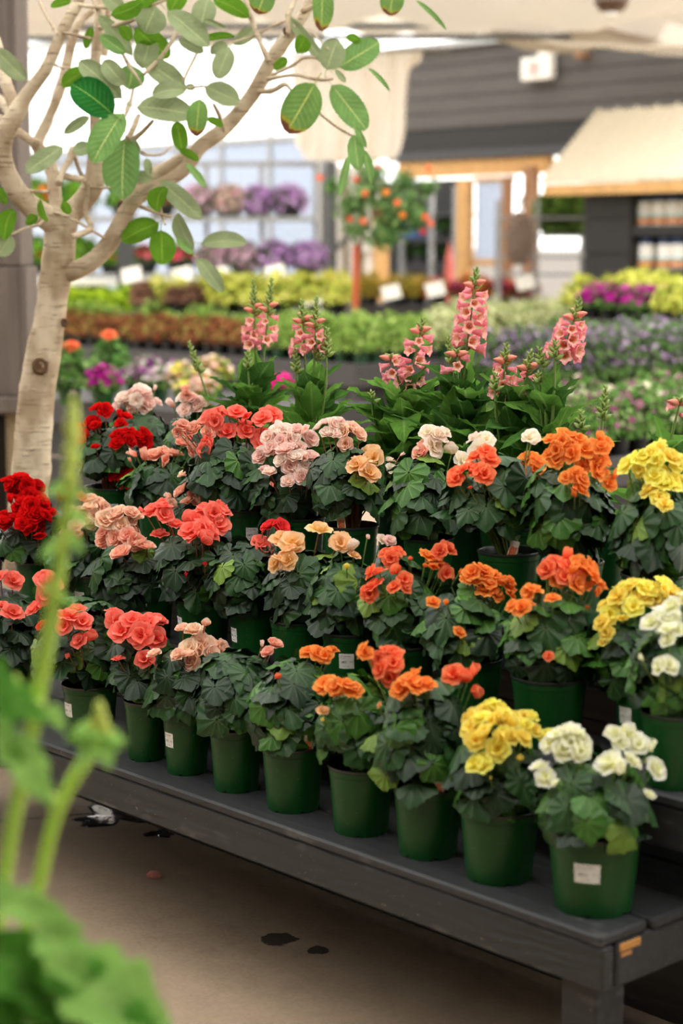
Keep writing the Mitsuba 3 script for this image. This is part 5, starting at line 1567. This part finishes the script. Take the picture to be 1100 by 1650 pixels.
for (x, zz, kind, lab, k) in ((322, zs_up, 'pinkbasket', 'pale pink flower basket, leftmost of the pastel ones on the upper shelf', .95), (370, zs_up, 'creambasket', 'blush flower basket on the upper shelf', .95), (415, zs_up, 'violetbasket', 'violet flower basket on the upper shelf', .9), (464, zs_up, 'violetbasket', 'dark leaved violet basket at the right end of the upper shelf', .95),
                              (345, zs_lo, 'pinkbasket', 'pink flower basket on the lower shelf behind the drooping leaf', .95), (392, zs_lo, 'pinkbasket', 'pale pink flower basket in the middle of the lower shelf', .95), (442, zs_lo, 'violetbasket', 'violet and green flower basket on the lower shelf', .95), (495, zs_lo, 'violetbasket', 'violet flower basket at the right end of the lower shelf', .95),
                              (232, zs_lo, 'redbasket', 'rose red flower basket left of the two hanging tree leaves', .9), (290, zs_lo, 'redbasket', 'rose pink flower basket right of the two hanging tree leaves', .9),
                              (60, zs_up, 'greenbasket', 'green basket with orange flowers left of the tree trunk, upper shelf', 1.0), (125, zs_up, 'greenbasket', 'green leafy basket behind the tree fork, upper shelf', 1.0), (200, zs_up, 'greenbasket', 'green leafy basket right of the tree fork, upper shelf', .8), (262, zs_up, 'redbasket', 'rose flower basket hidden behind the big tree branch', .8),
                              (62, zs_lo, 'greenbasket', 'lime green basket with orange flowers left of the tree trunk', .95), (130, zs_lo, 'greenbasket', 'lime green basket right of the tree trunk', .95), (180, zs_lo, 'greenbasket', 'lime green basket under the curved tree branch', .8)):
    P = at_y(x, 400, RY); P[2] = zz
    t = thing('flower_basket', lab, 'flower basket')
    R = .20 * k
    obj('basket', BASKET, 'pot_black', t, m=mat(np.array([R, 0, 0]), np.array([0, R, 0]), UP * .16 * k, P))
    obj('flowers', tuft_ply(kind)[rng.integers(3)], 'thin_foliage', t, m=mat(np.array([k, 0, 0]), np.array([0, k, 0]), UP * k * 1.15, P + UP * (.17 if 'basket' in kind and kind[0] in 'pcv' else .13) * k))
for i, (x, yb, kd) in enumerate(((405, 430, 0), (350, 430, 0), (470, 430, 0))):
    pass
# white bench strip under the baskets
t = thing('white_bench', 'long white topped bench below the flower baskets', 'bench')
zz = at_y(300, 450, 19.6)[2]
obj('top', box_w(at_y(-60, 450, 19.6)[0], at_y(505, 450, 19.6)[0], 19.4, 19.9, zz - .06, zz), 'white_plastic', t)
for x in (-50, 130, 320, 490):
    X = at_y(x, 450, 19.6)[0]
    obj('leg', box_w(X - .04, X + .04, 19.6, 19.68, 0, zz - .06), 'steel', t)
t = thing('dark_post', 'dark grey square post behind the leftmost white sign', 'post')
X = at_y(203, 400, 19.2)[0]
obj('post', box_w(X - .08, X + .08, 19.1, 19.26, 0, at_y(203, 330, 19.2)[2]), 'dark_steel', t)
obj('base_plate', box_w(X - .12, X + .12, 19.06, 19.3, 0, .02), 'dark_steel', t)

# ---------------------------------------------------------------- standard shrub with orange flowers
SY = 15.5
t = thing('flowering_shrub', 'tall orange flowered shrub on a single stem tied to a red stake', 'shrub')
sb, stp = at_y(568, 520, SY), at_y(580, 400, SY)
obj('pot', SMALLPOT, 'pot_black', t, m=mat(np.array([.16, 0, 0]), np.array([0, .16, 0]), UP * .26, np.array([sb[0], sb[1] + .0, 0.852 + .0])))
obj('stem', tube(spline([[sb[0], sb[1], 1.05], stp, at_y(600, 350, SY), at_y(615, 320, SY)], 4), [.022, .02, .018, .018, .016, .016, .015, .014, .013, .012, .012, .011, .01], 7), 'stem_red', t)
obj('stake', tube([[sb[0] + .02, sb[1] - .04, 1.05], at_y(574, 395, SY) - np.array([0, .04, 0])], .028, 6), 'red_stake', t)
parts = []
r = np.random.default_rng(77)
cl = [(560, 330, 28), (590, 310, 40), (620, 335, 46), (655, 330, 36), (600, 285, 30), (640, 360, 34), (575, 365, 26), (670, 350, 22), (535, 300, 14), (615, 380, 26), (690, 300, 16), (650, 290, 20)]
greens = [srgb(86, 122, 66), srgb(110, 144, 84), srgb(72, 104, 56), srgb(132, 160, 100)]
tw = []
for (x, y, rp) in cl:
    c = at_y(x, y, SY + r.normal(0, .08))
    tw.append(tube(spline([at_y(605, 345, SY), (at_y(605, 345, SY) + c) / 2 + UP * .03, c], 3), .006, 5))
    R = rp / F * SY
    for i in range(int(rp * 6.5)):
        d = unit(r.normal(0, 1, 3))
        p = c + d * R * r.uniform(.3, 1.05)
        s = r.uniform(.035, .065)
        loc = np.array([[0, -.5, 0], [.34, 0, .1], [0, .6, -.1], [-.34, 0, .1]]) * s
        parts.append((xf(frame(unit(d + UP * .6 + r.normal(0, .3, 3)), d + r.normal(0, .5, 3), p), loc)[0], np.array([[0, 1, 2], [0, 2, 3]]), np.tile(greens[r.integers(4)] * r.uniform(.8, 1.2), (4, 1))))
obj('foliage', join(parts), 'thin_foliage', t)
obj('branches', join(tw)[:2], 'stem_red', t)
for (x, y, c) in ((588, 312, 'orangered'), (573, 290, 'deepcoral'), (563, 354, 'deepcoral'), (585, 357, 'orangered'), (681, 374, 'deepcoral'), (685, 350, 'orangered'), (693, 360, 'orangered'), (640, 327, 'orangered'), (648, 347, 'orange'), (610, 268, 'deepcoral'), (622, 310, 'orange'), (515, 287, 'orangered'), (690, 272, 'orangered')):
    o = at_y(x, y, SY - .2)
    obj('blossom', FLOWERS[c][r.integers(4)], 'petal', t, m=frame(unit([r.normal(0, .3), -1, .5]), UP, o, .056))

# ---------------------------------------------------------------- timber post at the left and the panel below it
PY = 8.4
xr = at_y(40, 500, PY)[0]
t = thing('timber_pillar', 'broad weathered grey brown pillar at the left edge behind the tree', 'pillar')
zsp = at_y(20, 430, PY)[2]
zlow = at_y(20, 680, PY)[2]
obj('board', box_w(xr - .75, xr - .012, PY, PY + .35, zsp + .002, 4.6, .008), 'post_wood', t)
obj('board', box_w(xr - .75, xr - .025, PY - .02, PY + .33, zlow + .12, zsp, .006), 'post_wood', t)
obj('board', box_w(xr - .024, xr + .012, PY - .015, PY + .3, zlow + .12, zsp, .004), 'post_wood', t)
obj('ledge', box_w(xr - .8, xr + .02, PY - .06, PY + .35, zlow + .045, zlow + .118, .006), 'post_wood', t)
obj('lower_panel', box_w(xr - .8, xr - .005, PY + .03, PY + .30, 0, zlow + .044, .006), 'panel_tan', t, label='tan lower panel')
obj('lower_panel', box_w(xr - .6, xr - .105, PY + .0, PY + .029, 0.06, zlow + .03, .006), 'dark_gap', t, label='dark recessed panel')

# ---------------------------------------------------------------- roof: purlins, cream shade cloths, drape
def cloth(name, label, y0, z0, y1, z1, x0, x1, sag, seed, mname='roof_film', nx=90, ny=14, edge=.40):
    r = np.random.default_rng(seed)
    s, t_ = np.meshgrid(np.linspace(0, 1, nx), np.linspace(0, 1, ny))
    X = x0 + (x1 - x0) * s
    Yc = y0 + (y1 - y0) * t_
    Z = z0 + (z1 - z0) * t_ - sag * 4 * t_ * (1 - t_) - .10 * np.abs(np.sin(s * (x1 - x0) * 1.3 + seed)) * t_
    p = np.stack([X, Yc, Z], -1).reshape(-1, 3)
    p[:, 2] += edge * (meshkit.fbm(p * [.7, 1.2, 1] + seed, 3) - .5) + .05 * np.sin(p[:, 0] * 5 + 3 * p[:, 1] + seed) * (t_.ravel() > .05)
    p[:, 1] += edge * (meshkit.fbm(p * [.9, .7, 1] + seed + 9, 3) - .5)
    k = thing(name, label, 'shade cloth')
    obj('sheet', (p, grid_faces(ny, nx)), mname, k, smooth=True)
    obj('hem', tube(p[:nx], .02, 5), 'white_cloth', k)
    return k


cloth('shade_cloth', 'cream shade cloth sagging along the top edge, nearest to the camera', 16.6, 4.02, 18.1, 4.03, -7, 9, .10, 3)
cloth('shade_cloth', 'cream shade cloth with a ragged lower edge in front of the plank wall', 18.3, 3.74, 19.3, 4.12, 1.5, 9, .12, 8)
cloth('shade_cloth', 'beige shade cloth band at the upper left above the windows', 19.4, 4.04, 21.2, 4.22, -9, -.2, .14, 5)
cloth('shade_cloth', 'long folded shade cloth crossing the roof in the middle, behind the nearest', 18.4, 3.98, 20.2, 4.25, -.4, 3.2, .12, 12)
for i, (yy, zz) in enumerate(((16.0, 4.1), (18.15, 4.2), (19.95, 4.4), (22.9, 4.9))):
    struct(f'beam_{i + 1}', box_w(-10, 10, yy, yy + .05, zz, zz + .08), 'steel', 'thin grey roof pipe carrying the shade cloths, number %d from the front' % (i + 1) if False else ('nearest', 'second nearest', 'third nearest', 'farthest')[i] + ' thin grey roof pipe carrying the shade cloths', 'pipe')
for i, (px_y, yy, xa, xb) in enumerate(((66, 18.2, -8, 2.2), (48, 18.24, -8, 1.4), (30, 20.4, -8, 8.0))):
    zz = at_y(550, px_y, yy)[2]
    struct('beam_%d' % (i + 5), tube([[xa, yy, zz], [xb, yy, zz + .04]], .026, 8), 'dark_steel', 'dark thin pipe under the shade cloths, ' + ('lowest', 'middle', 'highest')[i] + ' of three', 'pipe')
# the white sheet that hangs in folds left of the plank wall
n, m_ = 44, 22
s, t_ = np.meshgrid(np.linspace(0, 1, n), np.linspace(0, 1, m_))
top0, top1 = at_y(468, 92, 19.9), at_y(680, 82, 19.9)
Pc = top0 + (top1 - top0) * s[..., None]
zbot = np.interp(np.linspace(0, 1, n), [0, .1, .35, .6, .78, .86, .92, 1], [at_y(0, y, 19.9)[2] for y in (232, 255, 262, 262, 256, 205, 120, 96)])
Pc[..., 2] = Pc[..., 2] * (1 - t_) + zbot[None, :] * t_
Pc[..., 1] += .10 * np.sin(s * 30 + t_ * 2.5) * (.3 + .7 * t_) + .06 * np.sin(s * 63 + 2 * t_)
Pc[..., 0] += .05 * np.sin(s * 24 + 1) * t_
t = thing('hanging_sheet', 'white cloth sheet hanging in folds left of the plank wall', 'cloth')
obj('cloth', (Pc.reshape(-1, 3), grid_faces(m_, n)), 'white_cloth', t, smooth=True)
obj('rod', tube([top0 + [-.2, 0, .02], top1 + [.3, 0, .02]], .02, 6), 'steel', t)
for q in (.05, .35, .65, .95):
    p = top0 + (top1 - top0) * q
    obj('cord', tube([p + [0, 0, .02], [p[0], 19.97, 4.42]], .006, 5), 'dark_steel', t)
t = thing('ceiling_lamp', 'dark brown metal lamp hanging at the top edge right of the middle', 'lamp')
P = at_y(985, 4, 16.03)
v, f_ = lathe([(.0, -.08), (.10, -.07), (.15, .0), (.13, .10), (.05, .16), (.04, .22), (.0, .22)], 16)
obj('shade', (v + P, f_), 'brown_lamp', t, smooth=40)
v, f_ = lathe([(.0, -.13), (.05, -.12), (.06, -.08), (.0, -.07)], 12)
obj('bulb', (v + P, f_), 'white_plastic', t, smooth=True)
obj('cord', tube([P + UP * .2, [P[0], 16.03, 4.12]], .01, 5), 'dark_steel', t)

# ---------------------------------------------------------------- puddle, litter, foreground plant
def blob(c, rx, ry, seed, zz=.003, n=40):
    an = np.arange(n) * 2 * np.pi / n
    r_ = 1 + .35 * np.sin(an * 3 + seed) + .2 * np.sin(an * 5 + seed * 2) + .12 * np.sin(an * 9 + seed)
    ring = np.stack([c[0] + rx * r_ * np.cos(an), c[1] + ry * r_ * np.sin(an), np.full(n, .0004)], 1)
    inner = np.stack([c[0] + .85 * rx * r_ * np.cos(an), c[1] + .85 * ry * r_ * np.sin(an), np.full(n, zz)], 1)
    v = np.vstack([ring, inner, [[c[0], c[1], zz]]])
    f = np.vstack([grid_faces(2, n, True), np.stack([n + np.arange(n), n + (np.arange(n) + 1) % n, np.full(n, 2 * n)], 1)])
    return v, f


k = obj('puddle', blob(at_z(185, 1316, 0), .12, .09, 2.0), 'water')
labels[k] = {'label': 'shiny dark puddle on the floor under the far half of the bench', 'category': 'puddle'}
k = obj('puddle', blob(at_z(258, 1343, 0), .04, .035, 4.0), 'water')
labels[k] = {'label': 'small wet patch right of the shiny puddle, under the bench edge', 'category': 'puddle'}
c = at_z(248, 1408, .012)
v = np.array(trimesh.creation.icosphere(3).vertices); f_ = np.array(trimesh.creation.icosphere(3).faces)
v = v * [.020, .015, .010] * (1 + .8 * (meshkit.fbm(v * 2 + 3, 3)[:, None] - .5)) + [c[0], c[1], .010]
k = obj('fallen_petal', (v, f_), 'petal_litter', smooth=False)
labels[k] = {'label': 'crumpled pink fallen petal on the concrete floor', 'category': 'petal'}
c = at_z(247, 1619, .0)
k = obj('dry_leaf', (FLEAF_BITS := (xf(frame(UP + [0, -.3, 0], [1, .3, 0], [c[0] - .01, c[1], .004], .022), blade_mesh(7, 5, .25, .3, .1)[0])[0], blade_mesh(7, 5)[1])), 'bark_scar', smooth=True)
labels[k] = {'label': 'tiny brown dry leaf on the floor near the foreground plant', 'category': 'leaf'}

FY = 2.1
fg = thing('foreground_plant', 'blurred bright green plant with tall budding stems close to the camera at lower left', 'plant')
blade_mat(srgb(142, 188, 96), srgb(172, 204, 122), 'fore_leaf', .5)
blade_mat(srgb(92, 152, 60), srgb(124, 172, 88), 'fore_leaf_dark', .5)
add_mat('fore_stem', two(prin(srgb(176, 212, 84), .5)))
add_mat('fore_bud', two(prin(srgb(206, 224, 100), .5)))


def lobed(seed):
    r = np.random.default_rng(seed)
    n, m2 = 15, 7
    t = np.linspace(0, 1, n)[:, None]
    s = np.linspace(-1, 1, m2)[None, :]
    prof = np.sin(np.pi * t ** .8) ** .8 * (1 + .14 * np.sin(t * 22 + .5)) + .03
    x = .42 * prof * s
    z_ = .18 * np.abs(x) - .35 * t ** 2 + .05 * np.sin(t * 12 + s * 2 + seed)
    v = np.stack([x, t + .1 * np.abs(s) + 0 * x, z_ + 0 * x], -1).reshape(-1, 3)
    return mikit.ply((v, grid_faces(n, m2)[:, ::-1]), smooth=True, uv=np.stack([s * .5 + .5 + 0 * t, t + 0 * s], -1).reshape(-1, 2))


LOBED = [lobed(s) for s in range(3)]


def fstem(pts, dY=0.0):
    P = np.array([at_y(x, y, FY + dY) for x, y, _ in pts])
    R = np.array([1.5 * q / F * FY for _, _, q in pts])
    path = spline(P, 6); rad = spline(np.stack([R, R, R], 1), 6)[:, 0]
    return obj('stem', tube(path, rad, 8), 'fore_stem', fg, smooth=True)


fstem([(-30, 1700, 9), (-5, 1500, 9), (18, 1345, 8.5), (42, 1230, 9), (62, 1120, 9), (82, 1000, 9), (100, 880, 8), (112, 780, 8), (118, 700, 8), (118, 655, 6)])
fstem([(20, 1700, 9), (42, 1500, 8), (62, 1430, 8), (85, 1330, 8), (110, 1270, 8), (140, 1220, 9), (158, 1180, 10)], .05)
fstem([(70, 1140, 5), (42, 1120, 5), (20, 1090, 5)], -.02)
fstem([(90, 1300, 5), (60, 1240, 6), (40, 1215, 8)], .02)


def fleaf(bx, by, tx, ty, w, dark=False, dY=0.0, tip=.06, lob=True):
    r = np.random.default_rng(int(bx * 13 + by * 3 + 90000))
    b, tt = at_y(bx, by, FY + dY), at_y(tx, ty, FY + dY - tip)
    L = np.linalg.norm(tt - b)
    n = unit(unit(np.array([0, 0, CH]) - b) * .7 + UP * .8 + r.normal(0, .2, 3))
    obj('leaf', LOBED[r.integers(3)] if lob else FBLADE[r.integers(5)], 'fore_leaf_dark' if dark else 'fore_leaf', fg, m=frame(n, tt - b, b, (L * w, L, L)))


for a_ in ((30, 1540, 125, 1470, .7, True), (-20, 1500, -10, 1350, .55, False), (-90, 1450, -5, 1360, .5, False), (20, 1560, 90, 1600, .8, True), (100, 1570, 170, 1600, .6, True), (-60, 1420, 10, 1310, .6, False), (60, 1560, 250, 1580, .9, False), (40, 1600, 190, 1640, 1.1, False),
           (20, 1580, 140, 1560, 1.1, False), (30, 1620, 120, 1700, 1.2, True), (0, 1600, -20, 1700, 1.1, False), (-20, 1560, 70, 1640, 1.1, True), (90, 1600, 230, 1680, 1.0, False), (110, 1620, 210, 1590, .8, True),
           (-30, 1500, 60, 1540, 1.1, True), (-10, 1180, 26, 1115, .6, False), (-45, 1095, 16, 1085, .6, True), (-45, 1050, 14, 1125, .55, True), (-20, 1150, 24, 1165, .5, False), (60, 1480, 130, 1510, .9, False), (0, 1650, 90, 1690, 1.2, False), (130, 1640, 180, 1720, 1.0, False), (-30, 1620, 20, 1560, 1.1, False)):
    fleaf(*a_[:5], dark=a_[5], dY=((a_[0] * 7) % 5 - 2) * .05)
for (bx, by, tx, ty) in ((158, 1190, 105, 1180), (158, 1190, 200, 1200), (158, 1185, 130, 1140), (160, 1185, 190, 1160), (150, 1200, 130, 1240), (160, 1200, 175, 1245), (40, 1215, 15, 1195), (40, 1215, 75, 1200), (40, 1218, 60, 1250), (40, 1215, 45, 1180), (100, 880, 55, 868), (104, 860, 140, 872), (112, 790, 75, 770), (112, 800, 148, 790), (96, 940, 55, 945), (92, 960, 135, 968), (108, 830, 145, 815), (72, 1140, 110, 1165)):
    fleaf(bx, by, tx, ty, 1.1, False, .0, .01, False)
gs = []
for (x, y, q) in ((118, 648, 12), (118, 668, 16), (114, 686, 17), (120, 704, 17), (112, 724, 16), (118, 744, 15), (110, 764, 14), (106, 790, 9), (121, 780, 9), (160, 1140, 15), (165, 1160, 16), (150, 1165, 13), (172, 1175, 12), (95, 880, 8), (105, 868, 8), (88, 950, 8), (98, 940, 7), (40, 1200, 16), (30, 1210, 12), (52, 1205, 12)):
    v, f_ = bud_mesh()
    c = at_y(x, y, FY - .01)
    s_ = q / F * FY
    obj('bud', (v * [2.4 * s_, 2.4 * s_, 1.9 * s_] + c - UP * s_, f_), 'fore_bud', fg, smooth=True)
pb = at_y(-10, 1700, FY)
pb[1] = FY + .02
ptz = .55
obj('pot', POT, 'pot_black', fg, m=mat(np.array([.12, 0, 0]), np.array([0, .12, 0]), UP * .21, np.array([pb[0], pb[1], ptz])))
obj('soil', SOIL, 'soil', fg, m=mat(np.array([.12, 0, 0]), np.array([0, .12, 0]), UP * .21, np.array([pb[0], pb[1], ptz])))
obj('stem_base', tube([[pb[0], pb[1], ptz + .17], at_y(-12, 1600, FY + .01)], .008, 6), 'fore_stem', fg)
st = thing('low_stand', 'low dark wooden stand under the foreground plant', 'stand')
obj('top', box_w(pb[0] - .5, pb[0] + .18, pb[1] - .18, pb[1] + .18, ptz - .03, ptz), 'table_paint', st)
for sx in (-.47, .11):
    for sy in (-.16, .11):
        obj('leg', box_w(pb[0] + sx, pb[0] + sx + .05, pb[1] + sy, pb[1] + sy + .05, 0, ptz - .03), 'table_paint', st)
